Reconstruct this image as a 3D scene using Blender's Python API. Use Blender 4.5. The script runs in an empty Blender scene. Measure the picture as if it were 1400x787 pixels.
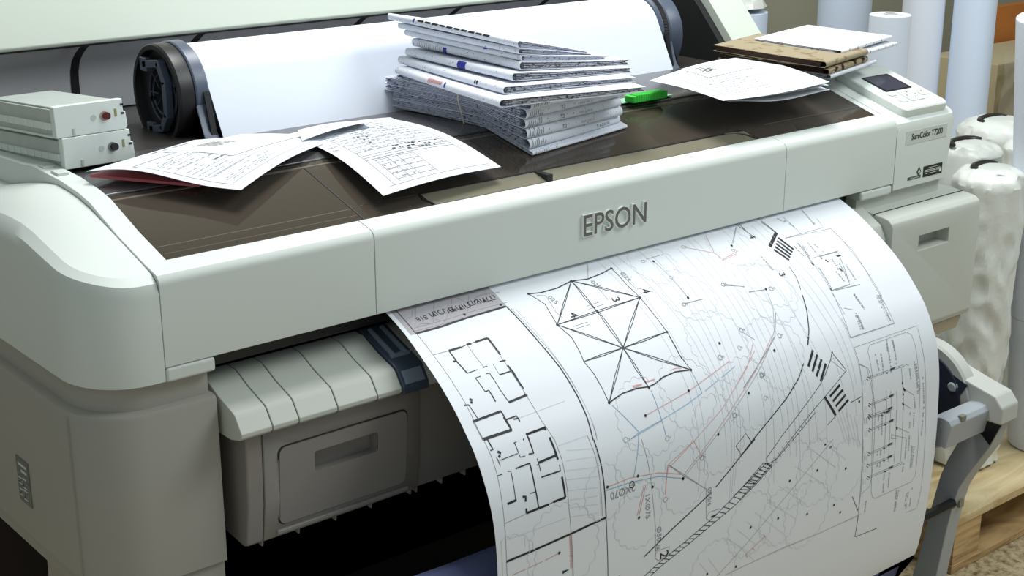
import bpy, math, random
from math import sin, cos, pi, radians, atan2, hypot, sqrt
from mathutils import Vector, Matrix, noise
# ------------------------------------------------------------------ camera, light
SC = bpy.context.scene
COL = SC.collection
cd = bpy.data.cameras.new('camera'); cam = bpy.data.objects.new('camera', cd); COL.objects.link(cam)
cam.location = (-1.40056, -1.45649, 1.40247)
cam.rotation_euler = (radians(72.0), 0, radians(-39.8))
cd.sensor_width = 36.0; cd.lens = 2004.0/1400.0*36.0
cd.clip_start = 0.05; cd.clip_end = 50
SC.camera = cam
SC.view_settings.view_transform = 'Standard'; SC.view_settings.look = 'None'
SC.view_settings.gamma = 1.0; SC.view_settings.use_curve_mapping = False
SC.view_settings.exposure = 0.12
W = bpy.data.worlds.new('world'); SC.world = W; W.use_nodes = True
bg = W.node_tree.nodes['Background']; bg.inputs[0].default_value = (0.78, 0.88, 0.90, 1); bg.inputs[1].default_value = 0.37
def area(name, loc, target, sx, sy, power, col):
    l = bpy.data.lights.new(name, 'AREA'); l.shape = 'RECTANGLE'; l.size = sx; l.size_y = sy
    l.energy = power; l.color = col
    o = bpy.data.objects.new(name, l); COL.objects.link(o); o.location = loc
    d = Vector(target)-Vector(loc); o.rotation_euler = d.to_track_quat('-Z', 'Y').to_euler()
    return o
area('ceiling_lamp_light', (0.15, 0.42, 2.85), (0.15, 0.15, 0.9), 1.0, 0.7, 45, (0.98, 1.0, 0.99))
area('front_fill_light', (1.3, -1.3, 2.8), (0.3, 0.0, 0.7), 1.5, 0.9, 32, (0.94, 1.0, 1.0))  # added fill from the front right, lifts the front faces and lower paper

# ------------------------------------------------------------------ materials
MATS = {}
def mat(name, col, rough=0.5, metal=0.0, spec=0.5, nscale=0, namt=0.0, bump=0.0, bscale=300, **kw):
    if name in MATS: return MATS[name]
    m = bpy.data.materials.new(name); m.use_nodes = True; nt = m.node_tree
    b = nt.nodes['Principled BSDF']
    c = tuple(col)+(1,)
    b.inputs['Base Color'].default_value = c; b.inputs['Roughness'].default_value = rough
    b.inputs['Metallic'].default_value = metal; b.inputs['Specular IOR Level'].default_value = spec
    tc = nt.nodes.new('ShaderNodeTexCoord')
    if namt > 0:
        n = nt.nodes.new('ShaderNodeTexNoise'); n.inputs['Scale'].default_value = nscale; n.inputs['Detail'].default_value = 4
        nt.links.new(tc.outputs['Object'], n.inputs['Vector'])
        r = nt.nodes.new('ShaderNodeMapRange'); r.inputs[3].default_value = 1-namt; r.inputs[4].default_value = 1+namt
        nt.links.new(n.outputs['Fac'], r.inputs[0])
        mx = nt.nodes.new('ShaderNodeVectorMath'); mx.operation = 'SCALE'; mx.inputs[0].default_value = col
        nt.links.new(r.outputs[0], mx.inputs['Scale']); nt.links.new(mx.outputs[0], b.inputs['Base Color'])
    if bump > 0:
        n2 = nt.nodes.new('ShaderNodeTexNoise'); n2.inputs['Scale'].default_value = bscale; n2.inputs['Detail'].default_value = 3
        nt.links.new(tc.outputs['Object'], n2.inputs['Vector'])
        bp = nt.nodes.new('ShaderNodeBump'); bp.inputs['Strength'].default_value = bump; bp.inputs['Distance'].default_value = 0.001
        nt.links.new(n2.outputs['Fac'], bp.inputs['Height']); nt.links.new(bp.outputs[0], b.inputs['Normal'])
    MATS[name] = m
    return m
def tinted(name, tint, gloss_fac, rough=0.1, diffuse=None, dfac=0.0, gcol=(1, 1, 1)):
    m = bpy.data.materials.new(name); m.use_nodes = True; nt = m.node_tree; nt.nodes.clear()
    out = nt.nodes.new('ShaderNodeOutputMaterial'); t = nt.nodes.new('ShaderNodeBsdfTransparent'); t.inputs[0].default_value = tuple(tint)+(1,)
    g = nt.nodes.new('ShaderNodeBsdfGlossy'); g.inputs['Roughness'].default_value = rough; g.inputs[0].default_value = tuple(gcol)+(1,)
    cur = t.outputs[0]
    if diffuse:
        d = nt.nodes.new('ShaderNodeBsdfDiffuse'); d.inputs[0].default_value = tuple(diffuse)+(1,)
        mx0 = nt.nodes.new('ShaderNodeMixShader'); mx0.inputs[0].default_value = dfac
        nt.links.new(cur, mx0.inputs[1]); nt.links.new(d.outputs[0], mx0.inputs[2]); cur = mx0.outputs[0]
    fr = nt.nodes.new('ShaderNodeFresnel'); fr.inputs[0].default_value = 1.5
    ml = nt.nodes.new('ShaderNodeMath'); ml.operation = 'MULTIPLY'; ml.inputs[1].default_value = gloss_fac
    nt.links.new(fr.outputs[0], ml.inputs[0])
    mx = nt.nodes.new('ShaderNodeMixShader'); nt.links.new(ml.outputs[0], mx.inputs[0])
    nt.links.new(cur, mx.inputs[1]); nt.links.new(g.outputs[0], mx.inputs[2]); nt.links.new(mx.outputs[0], out.inputs[0])
    return m
def inked_paper(name, base, inks, scale, stretch=(1, 1, 1), thr=0.60, rough=0.6):
    """white paper carrying fine broken print marks"""
    m = bpy.data.materials.new(name); m.use_nodes = True; nt = m.node_tree
    b = nt.nodes['Principled BSDF']; b.inputs['Roughness'].default_value = rough; b.inputs['Specular IOR Level'].default_value = 0.2
    tc = nt.nodes.new('ShaderNodeTexCoord'); cur = None
    for i, (ink, sc, th) in enumerate(inks):
        mp = nt.nodes.new('ShaderNodeMapping'); mp.inputs['Scale'].default_value = stretch; mp.inputs['Location'].default_value = (i*3.1, i*1.7, i)
        nt.links.new(tc.outputs['Object'], mp.inputs[0])
        n = nt.nodes.new('ShaderNodeTexNoise'); n.inputs['Scale'].default_value = sc; n.inputs['Detail'].default_value = 3
        nt.links.new(mp.outputs[0], n.inputs['Vector'])
        r = nt.nodes.new('ShaderNodeMapRange'); r.inputs[1].default_value = th; r.inputs[2].default_value = th+0.03
        nt.links.new(n.outputs['Fac'], r.inputs[0])
        mx = nt.nodes.new('ShaderNodeMix'); mx.data_type = 'RGBA'
        nt.links.new(r.outputs[0], mx.inputs[0])
        if cur is None: mx.inputs[6].default_value = tuple(base)+(1,)
        else: nt.links.new(cur, mx.inputs[6])
        mx.inputs[7].default_value = tuple(ink)+(1,)
        cur = mx.outputs[2]
    nt.links.new(cur, b.inputs['Base Color'])
    return m
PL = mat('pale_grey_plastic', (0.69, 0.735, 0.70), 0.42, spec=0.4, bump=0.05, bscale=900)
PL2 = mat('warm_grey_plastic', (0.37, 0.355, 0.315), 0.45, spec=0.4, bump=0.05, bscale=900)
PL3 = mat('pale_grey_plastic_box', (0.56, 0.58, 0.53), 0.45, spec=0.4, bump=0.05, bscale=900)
CREAM = mat('cream_plastic', (0.60, 0.65, 0.57), 0.5, namt=0.03, nscale=3)
BAY = mat('shaded_taupe_plastic', (0.27, 0.25, 0.23), 0.42, spec=0.4)  # taupe plastic, with shade below the lid overhang put into its colour
BLACK = mat('black_plastic', (0.008, 0.008, 0.009), 0.4)
BLACKM = mat('black_felt', (0.006, 0.006, 0.007), 0.8)
SEAM = mat('seam_shadow_gap', (0.03, 0.03, 0.028), 0.8)
SLATE = mat('slate_plastic', (0.085, 0.105, 0.15), 0.35)
SLATED = mat('dark_slate_plastic', (0.03, 0.036, 0.055), 0.35)
LEVER = mat('blue_grey_plastic', (0.055, 0.075, 0.115), 0.3)
LEVERL = mat('lighter_blue_grey_plastic', (0.22, 0.27, 0.34), 0.35)
SHELF = mat('smoky_grey_shelf', (0.075, 0.072, 0.075), 0.22, spec=0.6)
INNER = mat('dark_brown_interior', (0.045, 0.035, 0.028), 0.5, namt=0.2, nscale=12)
LINING = mat('grey_sheet_lining', (0.50, 0.50, 0.52), 0.25, metal=0.0, namt=0.05, nscale=6)
PAPER = mat('white_paper', (0.77, 0.80, 0.85), 0.55, spec=0.25)
ROLLP = mat('white_roll_paper', (0.72, 0.765, 0.86), 0.55, spec=0.2)
ROLLB = mat('bluish_roll_paper', (0.68, 0.77, 0.93), 0.6, spec=0.2)
PAPERB = mat('paper_sheet', (0.72, 0.75, 0.80), 0.6, spec=0.2)
INK = mat('black_ink', (0.012, 0.012, 0.014), 0.6)
GINK = mat('grey_ink', (0.27, 0.28, 0.30), 0.6)
LINK = mat('light_grey_ink', (0.66, 0.68, 0.72), 0.6)
RINK = mat('red_ink', (0.65, 0.30, 0.28), 0.6)
BINK = mat('blue_ink', (0.22, 0.42, 0.62), 0.6)
VINK = mat('hatched_grey_tone', (0.42, 0.40, 0.43), 0.6)
NAVY = mat('navy_cloth', (0.11, 0.13, 0.27), 0.8, namt=0.15, nscale=30, bump=0.4, bscale=500)
LEGM = mat('grey_painted_metal', (0.36, 0.39, 0.42), 0.4, spec=0.5)
LEGF = mat('pale_grey_painted_metal', (0.50, 0.51, 0.48), 0.45)
LABELG = mat('label_grey', (0.62, 0.67, 0.63), 0.4)
LABELD = mat('label_black', (0.02, 0.025, 0.02), 0.35)
TXT = mat('label_print', (0.05, 0.055, 0.05), 0.5)
TXTW = mat('label_print_white', (0.75, 0.78, 0.72), 0.5)
LOGO = mat('logo_grey_metal', (0.14, 0.135, 0.12), 0.4)
LOGOS = mat('logo_bright_side', (0.88, 0.92, 0.9), 0.4)
RED = mat('red_folder_plastic', (0.55, 0.10, 0.12), 0.4)
GREEN = mat('green_plastic', (0.05, 0.62, 0.06), 0.4)
GREENL = mat('green_label_card', (0.30, 0.55, 0.38), 0.6)
SCREEN = mat('dark_screen', (0.05, 0.05, 0.075), 0.12)
BTN = mat('button_grey', (0.62, 0.66, 0.62), 0.4)
CART = mat('translucent_white_plastic', (0.74, 0.80, 0.76), 0.35, spec=0.5, namt=0.04, nscale=25)
CARTD = mat('grey_white_plastic', (0.50, 0.55, 0.52), 0.3, spec=0.5, namt=0.12, nscale=40)
RUBBER = mat('rubber_band_tan', (0.62, 0.60, 0.48), 0.6)

# ------------------------------------------------------------------ mesh helpers
class MB:
    def __init__(s): s.v = []; s.f = []; s.m = []
    def add(s, vs, fs, mi=0):
        o = len(s.v); s.v += [tuple(p) for p in vs]
        for f in fs: s.f.append([i+o for i in f]); s.m.append(mi)
        return s
    def box(s, x0, x1, y0, y1, z0, z1, mi=0):
        vs = [(x, y, z) for x in (x0, x1) for y in (y0, y1) for z in (z0, z1)]
        return s.add(vs, [(0, 1, 3, 2), (4, 6, 7, 5), (0, 4, 5, 1), (2, 3, 7, 6), (0, 2, 6, 4), (1, 5, 7, 3)], mi)
    def prism(s, prof, a, b, axis='x', mi=0):
        n = len(prof)
        def P(p, t):
            if axis == 'x': return (t, p[0], p[1])
            if axis == 'y': return (p[0], t, p[1])
            return (p[0], p[1], t)
        vs = [P(p, a) for p in prof]+[P(p, b) for p in prof]
        fs = [(i, (i+1) % n, (i+1) % n+n, i+n) for i in range(n)]+[tuple(range(n))[::-1], tuple(range(n, 2*n))]
        return s.add(vs, fs, mi)
    def rings(s, rs, closed=True, cap0=True, cap1=True, mi=0):
        n = len(rs[0]); vs = [p for r in rs for p in r]; fs = []
        for k in range(len(rs)-1):
            for i in range(n if closed else n-1):
                j = (i+1) % n; fs.append((k*n+i, k*n+j, (k+1)*n+j, (k+1)*n+i))
        if cap0: fs.append(tuple(range(n))[::-1])
        if cap1: fs.append(tuple(range((len(rs)-1)*n, len(rs)*n)))
        return s.add(vs, fs, mi)
    def tube(s, pts, r, n=10, cap=True, mi=0, loop=False):
        pts = [Vector(p) for p in pts]; rs = []; N = len(pts)
        up = Vector((0, 0, 1))
        for i, p in enumerate(pts):
            a = pts[(i-1) % N] if (loop or i > 0) else p; b = pts[(i+1) % N] if (loop or i < N-1) else p
            t = (b-a).normalized(); u = up if abs(t.dot(up)) < 0.95 else Vector((0, 1, 0))
            e1 = t.cross(u).normalized(); e2 = t.cross(e1)
            rr = r[i] if isinstance(r, (list, tuple)) else r
            rs.append([p+e1*(rr*cos(2*pi*k/n))+e2*(rr*sin(2*pi*k/n)) for k in range(n)])
        if loop: rs.append(rs[0]); cap = False
        return s.rings(rs, True, cap, cap, mi)
    def lathe(s, prof, origin, axis='z', n=48, mi=0, cap=True):
        """prof: list of (radius, distance along axis)"""
        rs = []; ox, oy, oz = origin
        for r, h in prof:
            ring = []
            for k in range(n):
                a = 2*pi*k/n; c, q = r*cos(a), r*sin(a)
                ring.append((ox+c, oy+q, oz+h) if axis == 'z' else ((ox+h, oy+c, oz+q) if axis == 'x' else (ox+c, oy+h, oz+q)))
            rs.append(ring)
        return s.rings(rs, True, cap, cap, mi)
    def xf(s, M, start=0):
        s.v = s.v[:start]+[tuple(M @ Vector(p)) for p in s.v[start:]]; return s
    def build(s, name, mats, parent=None, bevel=0, seg=2, angle=35, off=None, flat=False):
        if not isinstance(mats, (list, tuple)): mats = [mats]
        o_ = off if off is not None else OFF.get(parent.name, (0, 0, 0)) if parent else (0, 0, 0)
        me = bpy.data.meshes.new(name)
        me.from_pydata([(p[0]-o_[0], p[1]-o_[1], p[2]-o_[2]) for p in s.v], [], s.f)
        for m in mats: me.materials.append(m)
        me.polygons.foreach_set('material_index', s.m)
        me.update()
        import bmesh
        bm = bmesh.new(); bm.from_mesh(me); bmesh.ops.recalc_face_normals(bm, faces=bm.faces) if not flat else None
        bm.to_mesh(me); bm.free()
        me.polygons.foreach_set('use_smooth', [True]*len(me.polygons))
        me.set_sharp_from_angle(angle=radians(angle))
        o = bpy.data.objects.new(name, me); COL.objects.link(o)
        if parent: o.parent = parent; OFF[o.name] = o_
        if bevel > 0:
            bv = o.modifiers.new('edge', 'BEVEL'); bv.width = bevel; bv.segments = seg; bv.limit_method = 'ANGLE'
            bv.angle_limit = radians(30); bv.harden_normals = True
        return o
OFF = {}
def thing(name, label, cat, loc=(0, 0, 0), group=None):
    o = bpy.data.objects.new(name, None); COL.objects.link(o); o.location = loc; o.empty_display_size = 0.05
    o['label'] = label; o['category'] = cat
    if group: o['group'] = group
    OFF[o.name] = tuple(loc)
    return o
def tag(o, label, cat, group=None):
    o['label'] = label; o['category'] = cat
    if group: o['group'] = group
    return o
def struct(o): o['kind'] = 'structure'; return o
def text_mb(txt, size, extrude=0.0, offset=0.0, align='CENTER', mi=0, shear=0.0):
    """letters in the local xy plane, facing +z"""
    c = bpy.data.curves.new('t', 'FONT'); c.body = txt; c.size = size; c.extrude = extrude; c.offset = offset
    c.align_x = align; c.align_y = 'CENTER'; c.resolution_u = 3; c.shear = shear
    o = bpy.data.objects.new('t', c); COL.objects.link(o)
    dg = bpy.context.evaluated_depsgraph_get(); me = bpy.data.meshes.new_from_object(o.evaluated_get(dg))
    vs = [tuple(v.co) for v in me.vertices]; fs = [tuple(p.vertices) for p in me.polygons]
    bpy.data.objects.remove(o); bpy.data.curves.remove(c); bpy.data.meshes.remove(me)
    return vs, fs
def front_text(mb, txt, size, x, y, z, extrude=0.0004, offset=0.0, mi=0, sx=1.0, shear=0.0):
    """letters standing on the plane facing -Y"""
    vs, fs = text_mb(txt, size, extrude, offset, shear=shear)
    mb.add([(x+p[0]*sx, y-p[2], z+p[1]) for p in vs], fs, mi)

# ------------------------------------------------------------------ room
def plane_mat_floor():
    m = bpy.data.materials.new('speckled_floor_tile'); m.use_nodes = True; nt = m.node_tree; b = nt.nodes['Principled BSDF']
    tc = nt.nodes.new('ShaderNodeTexCoord')
    n = nt.nodes.new('ShaderNodeTexNoise'); n.inputs['Scale'].default_value = 60; n.inputs['Detail'].default_value = 6; n.inputs['Roughness'].default_value = 0.7
    nt.links.new(tc.outputs['Object'], n.inputs['Vector'])
    r = nt.nodes.new('ShaderNodeValToRGB'); e = r.color_ramp.elements
    e[0].position = 0.36; e[0].color = (0.16, 0.10, 0.05, 1); e[1].position = 0.52; e[1].color = (0.50, 0.40, 0.24, 1)
    x = r.color_ramp.elements.new(0.66); x.color = (0.62, 0.52, 0.34, 1)
    nt.links.new(n.outputs['Fac'], r.inputs[0]); nt.links.new(r.outputs[0], b.inputs['Base Color']); b.inputs['Roughness'].default_value = 0.45
    return m
fl = MB().add([(-3.2, -3.2, 0), (3.6, -3.2, 0), (3.6, 1.45, 0), (-3.2, 1.45, 0)], [(0, 1, 2, 3)])
struct(fl.build('floor', plane_mat_floor()))
WALLM = mat('olive_grey_wall', (0.36, 0.35, 0.27), 0.8, namt=0.04, nscale=4)
struct(MB().box(-3.2, 3.6, 1.45, 1.55, 0, 2.95).build('wall_back', WALLM))
struct(MB().box(3.6, 3.7, -3.2, 1.55, 0, 2.95).build('wall_right', WALLM))
struct(MB().box(-3.2, 3.6, 1.435, 1.45, 0, 0.09).build('baseboard_back', mat('baseboard_brown', (0.12, 0.09, 0.06), 0.5), bevel=0.003))
# ------------------------------------------------------------------ printer
PR = thing('large_format_printer', 'wide pale grey large-format plan printer filling the picture, printing a site plan', 'printer', (0.02, 0.35, 0))
def G(y):      # height of the sloping top at depth y
    if y < 0.17: return 0.912+0.3*(y-0.035)
    t = min((y-0.17)/0.06, 1.0); return 0.9525+0.009*(1-(1-t)**2)
def cover_block(path, xin, zb, name, taper=0.0, zoff=0.0, gfun=G, m=PL, rr=0.012, crownf=None):
    """path: outline (x,y) from the inner front seam round the corner to the back, y never falling"""
    crown = crownf or (lambda X, Y: 0.0)
    mb = MB(); n = len(path); sgn = 1 if xin > path[-1][0] else -1
    def nrm(i):
        a = path[max(i-1, 0)]; b = path[min(i+1, n-1)]; dx, dy = b[0]-a[0], b[1]-a[1]; l = hypot(dx, dy) or 1
        v = (dy/l, -dx/l)
        return v if v[0]*sgn > 0 or v[1] > 0 and abs(v[0]) < 0.2 else (-v[0], -v[1])
    rs = []
    for off, dz, tp in ((0, None, 1), (0, -rr, 0), (rr*0.3, -rr*0.3, 0), (rr, 0, 0)):
        ring = []
        for i, (x, y) in enumerate(path):
            nx, ny = nrm(i)
            if i == 0: nx, ny = 0, 1
            if i == n-1: nx, ny = sgn, 0
            X = x+nx*off + (sgn*taper*min(1, abs(x-xin)/0.15) if tp else 0); Y = y+ny*off
            ring.append((X, Y, zb if dz is None else gfun(Y)-crown(X, Y)+dz+zoff))
        ring.append((xin, path[-1][1], zb if dz is None else gfun(path[-1][1])+dz+zoff))
        if off: ring[-1] = (xin, path[-1][1], gfun(path[-1][1])+dz+zoff)
        rs.append(ring)
    mb.rings(rs, True, True, False)
    top = rs[-1][:-1]; vs = []; fs = []; K = 7
    for p in top:
        for k in range(K+1):
            X = p[0]+(xin-p[0])*k/K; vs.append((X, p[1], gfun(p[1])-crown(X, p[1])+zoff))
    for i in range(len(top)-1):
        for k in range(K): q = i*(K+1)+k; fs.append((q, q+1, q+K+2, q+K+1))
    mb.add(vs, fs); top = [(xin, p[1], gfun(p[1])-crown(xin, p[1])+zoff) for p in top]
    # inner side wall
    vs = []; fs = []
    for i, p in enumerate(top): vs += [(xin, p[1], zb), (xin, p[1], p[2])]
    for i in range(len(top)-1): fs.append((2*i, 2*i+1, 2*i+3, 2*i+2))
    mb.add(vs, fs)
    return mb.build(name, m, PR, angle=28)
def dens(ps, d=0.02):
    out = []
    for a, b in zip(ps[:-1], ps[1:]):
        k = max(1, int(hypot(b[0]-a[0], b[1]-a[1])/d))
        out += [(a[0]+(b[0]-a[0])*t/k, a[1]+(b[1]-a[1])*t/k) for t in range(k)]
    return out+[ps[-1]]
def corner(x0, xs, r, yb, xr=None):
    """front edge from x0 to the side xs, rounded, then back to yb"""
    s = -1 if xs < x0 else 1; xr = xr or r
    pts = [(x0, 0.0)]+[(xs-s*xr+s*xr*sin(t*pi/28)**0.9, r-r*cos(t*pi/28)) for t in range(1, 15)]+[(xs, r+0.02)]
    q = dens([pts[-1], (xs, yb)], 0.03)
    return pts[:1]+[((x0+pts[1][0])/2, 0.0)]+pts[1:]+q[1:]
def Gl(y):
    if y < 0.175: return 0.912+0.3*(y-0.035)
    t = min((y-0.175)/0.10, 1.0); return 0.954+0.3*0.10*(t-t*t/2)*0.62-0.030*max(0, min((y-0.26)/0.16, 1))**1.3
def crown_left(X, Y):
    t = max(0.0, min((-0.7035-X)/0.075, 1.25)); return t*t*max(0.0, min(0.10*(Y-0.02), 0.024))
def clamp_y(y): return y
cover_block(corner(-0.7035, -0.793, 0.085, 0.72, 0.078), -0.7035, 0.781, 'left_end_cover', gfun=Gl, rr=0.016, crownf=crown_left)
rc = cover_block(corner(0.662, 0.848, 0.045, 0.66, 0.03), 0.662, 0.785, 'right_end_cover', taper=0.0, rr=0.014)
# taper the right end cover towards its foot
for v in rc.data.vertices:
    if v.co.z < 0.80 and v.co.x > 0.75: v.co.x -= 0.014
# fascia: three panels
def fprof(y0=0.0):
    return [(0.034, 0.9135), (0.014, 0.909), (0.006, 0.9065), (0.0015, 0.901), (0.0, 0.895), (0.0, 0.7975), (0.006, 0.795), (0.05, 0.795), (0.05, 0.90), (0.034, 0.90)]
for a, b in ((-0.7025, -0.4105), (-0.4095, 0.3745), (0.3755, 0.6605)):
    MB().prism(fprof(), a, b).build('fascia_panel', PL, PR, bevel=0.0006, angle=30)
# rail beside the window, level shelf further back
mb = MB()
pr = [(0.018, 0.9085), (0.034, 0.9135), (0.10, G(0.10)+.0015), (0.17, G(0.17)+0.006), (0.20, 0.9645), (0.25, 0.9700), (0.34, 0.9735), (0.37, 0.970), (0.60, 0.958), (0.60, 0.93), (0.018, 0.89)]
mb.prism(pr, -0.7027, -0.6745); mb.build('side_rail', PL, PR, bevel=0.0015)
for y_ in (0.27, 0.315): MB().box(-0.697, -0.682, y_, y_+0.022, 0.970, 0.9745).build('rail_latch', LABELG, PR, bevel=0.0006)
MB().prism([(0.036, 0.9125), (0.10, G(0.10)), (0.17, G(0.17)+0.001), (0.60, 0.964), (0.60, 0.93), (0.036, 0.89)], 0.6455, 0.6605).build('side_rail', PL, PR, bevel=0.001)
# interior under the window
MB().box(-0.672, 0.645, 0.052, 0.40, 0.80, 0.885).build('print_interior', INNER, PR)
MB().prism([(0.052, 0.886), (0.052, 0.905), (0.075, 0.911), (0.085, 0.886)], -0.28, 0.335).build('carriage_rail', mat('pale_olive_plastic', (0.72, 0.70, 0.52), 0.5, namt=0.06, nscale=20), PR, bevel=0.001)
# smoked window
SMOKE = tinted('smoked_plastic', (0.10, 0.08, 0.07), 1.1, 0.07, (0.078, 0.062, 0.048), 0.75)
SMOKEC = tinted('lightly_smoked_plastic', (0.52, 0.49, 0.40), 1.0, 0.10, (0.36, 0.33, 0.24), 0.55)
def wprof(y0, y1, th=0.003, lift=0.0006):
    top = [(y0+(y1-y0)*k/8, G(y0+(y1-y0)*k/8)+lift) for k in range(9)]
    return top+[(y, z-th) for y, z in top[::-1]]
wc = MB()
wc.prism(wprof(0.0355, 0.186), -0.6735, -0.4005)
wc.prism(wprof(0.0665, 0.186), -0.3995, 0.6445)
wc.prism(wprof(0.0355, 0.066), -0.3995, -0.292); wc.prism(wprof(0.0355, 0.066), 0.347, 0.6445)
win = wc.build('window_cover', SMOKE, PR, bevel=0.0004)
MB().prism(wprof(0.037, 0.0645), -0.290, 0.345).build('clear_window_strip', SMOKEC, PR)
mb = MB().prism(wprof(0.0645, 0.0672, 0.004, 0.0014), -0.292, 0.347); mb.box(-0.093, -0.083, 0.036, 0.066, 0.9105, 0.9225)
mb.tube([(0.300, 0.066, G(0.066)+.001), (0.322, 0.063, G(0.063)+.001), (0.336, 0.052, G(0.052)+.001), (0.345, 0.037, G(0.037)+.001)], 0.0014, 6)
mb.tube([(-0.292, 0.066, G(0.066)+.001), (-0.296, 0.052, G(0.052)+.001), (-0.288, 0.037, G(0.037)+.001)], 0.0012, 6)
mb.build('window_post', BLACK, PR)
# step lines and moulded marks on the window
mb = MB()
for x, y0, y1 in ((-0.4, 0.0355, 0.186),):
    mb.prism(wprof(y0, y1, 0.002, 0.0012), x-0.0012, x+0.0012)
mb.prism(wprof(0.186, 0.1885, 0.01, 0.0006), -0.6735, 0.6445)
mb.build('window_seam', BLACK, PR)
mb = MB().prism(wprof(0.1735, 0.1765, 0.002, 0.0012), -0.672, 0.643); mb.prism(wprof(0.0625, 0.0633, 0.002, 0.0009), -0.672, -0.402); mb.prism(wprof(0.047, 0.0475, 0.002, 0.0009), -0.670, -0.404)
mb.prism(wprof(0.070, 0.0705, 0.002, 0.0009), 0.40, 0.640)
mb.build('window_ridge', mat('smoked_edge', (0.16, 0.14, 0.115), 0.25), PR)
# slate shelf behind the window with the slot the web comes out of
mb = MB()
mb.prism([(0.189, 0.9595), (0.21, 0.9635), (0.372, 0.9635), (0.378, 0.955), (0.378, 0.93), (0.189, 0.93)], -0.6735, 0.6445)
mb.build('top_shelf', SHELF, PR, bevel=0.002)
MB().box(-0.6735, 0.6445, 0.380, 0.74, 0.93, 0.958).build('rear_deck', mat('dark_deck', (0.035, 0.030, 0.028), 0.35), PR, bevel=0.002)
# green reminder label on the shelf by the plans
MB().box(0.20, 0.315, 0.192, 0.222, 0.9638, 0.9645).build('shelf_label', GREENL, PR)
# roll cover: concave lining, black strips, cream shell, end frames
lin = [(0.700, 0.960), (0.703, 0.985), (0.704, 1.005), (0.702, 1.022), (0.693, 1.040), (0.678, 1.053), (0.660, 1.064), (0.650, 1.068)]
back = [(y+0.012, z-0.003) for y, z in lin][::-1]
MB().prism(lin+back, -0.78, 0.66).build('cover_lining', LINING, PR, angle=60)
for x in (-0.479, -0.284, 0.029, 0.236, 0.45):
    f = [(y-0.0012, z) for y, z in lin[3 if x > -0.4 else 0:]]; b2 = [(y, z+0.0002) for y, z in lin[3 if x > -0.4 else 0:]][::-1]
    MB().prism(f+b2, x-0.0065, x+0.0065).build('felt_strip', BLACKM, PR)
MB().prism([(0.647, 1.0675), (0.6465, 1.0705), (0.68, 1.0705), (0.68, 1.0675)], -0.80, 0.66).build('cover_gasket', BLACK, PR, bevel=0.001)
MB().prism([(0.645, 1.0705), (0.643, 1.0755), (0.672, 1.16), (0.695, 1.225), (0.715, 1.225), (0.71, 1.16), (0.68, 1.0705)], -0.80, 0.66).build('roll_cover', CREAM, PR, bevel=0.002)
# sloping end frame on the right
ef = [(0.335, 0.940), (0.372, 0.990), (0.440, 1.064), (0.50, 1.12), (0.56, 1.17), (0.74, 1.17), (0.74, 0.93), (0.335, 0.93)]
MB().prism(ef, 0.662, 0.748).build('end_frame', CREAM, PR, bevel=0.0015)
efi = [(y+0.012, z-0.01) for y, z in ef[:5]]+[(0.70, 1.15), (0.70, 0.94), (0.36, 0.94)]
MB().prism(efi, 0.645, 0.6612).build('end_frame_lining', BLACKM, PR)
# neck and side towers
def tower(path, xin, z0, z1, name, m, rr=0.006):
    mb = MB(); rs = []
    n = len(path)
    for off, z in ((0.0, z0), (0.0, z1-rr), (rr*0.3, z1-rr*0.3), (rr, z1)):
        ring = []
        for i, (x, y) in enumerate(path):
            a = path[max(i-1, 0)]; b = path[min(i+1, n-1)]; dx, dy = b[0]-a[0], b[1]-a[1]; l = hypot(dx, dy) or 1
            nx, ny = (dy/l, -dx/l)
            if xin < path[-1][0]: nx, ny = -nx, -ny   # right hand side
            if ny < 0: nx, ny = -nx, -ny
            if i == 0: nx, ny = 0, 1
            ring.append((x+nx*off, y+ny*off, z))
        ring.append((xin, path[-1][1], z)); rs.append(ring)
    mb.rings(rs); return mb.build(name, m, PR, angle=28)
def shifted(path, dy, dx): return [(x+dx, y+dy) for x, y in path]
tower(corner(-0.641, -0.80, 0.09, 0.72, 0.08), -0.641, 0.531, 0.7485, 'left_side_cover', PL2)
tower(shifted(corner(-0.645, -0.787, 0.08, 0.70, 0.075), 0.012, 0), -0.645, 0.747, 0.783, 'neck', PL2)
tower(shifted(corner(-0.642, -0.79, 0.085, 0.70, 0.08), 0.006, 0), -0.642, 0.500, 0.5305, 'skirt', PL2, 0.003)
tower(shifted(corner(0.578, 0.836, 0.04, 0.60, 0.03), 0.012, 0), 0.578, 0.755, 0.787, 'neck', PL3)
MB().box(-0.8002, -0.799, 0.064, 0.0650, 0.535, 0.742).build('side_seam', mat('seam_light', (0.36, 0.36, 0.33), 0.6), PR)
# lips at the ends of the fascia
MB().box(-0.7022, -0.639, -0.001, 0.04, 0.7785, 0.7965).build('fascia_lip', PL, PR, bevel=0.004)
MB().box(0.575, 0.6605, 0.0, 0.04, 0.7785, 0.7965).build('fascia_lip', PL, PR, bevel=0.006)
# side recycling plate
mb = MB().box(-0.8015, -0.7995, 0.198, 0.236, 0.575, 0.636)
sp = mb.build('rating_plate', mat('plate_grey', (0.16, 0.16, 0.155), 0.4), PR)
mb = MB()
for i, z in enumerate((0.626, 0.618)): mb.box(-0.8021, -0.8013, 0.204, 0.229-0.008*i, z, z+0.003)
for z0 in (0.598, 0.582):
    mb.tube([(-0.8018, 0.206, z0), (-0.8018, 0.206, z0+0.012), (-0.8018, 0.218, z0+0.012), (-0.8018, 0.218, z0)], 0.0009, 5, loop=True)
    mb.tube([(-0.8018, 0.221, z0+.002), (-0.8018, 0.221, z0+0.010), (-0.8018, 0.231, z0+0.010), (-0.8018, 0.231, z0+.002)], 0.0007, 5, loop=True)
mb.build('plate_symbol', LABELG, sp)
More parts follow.
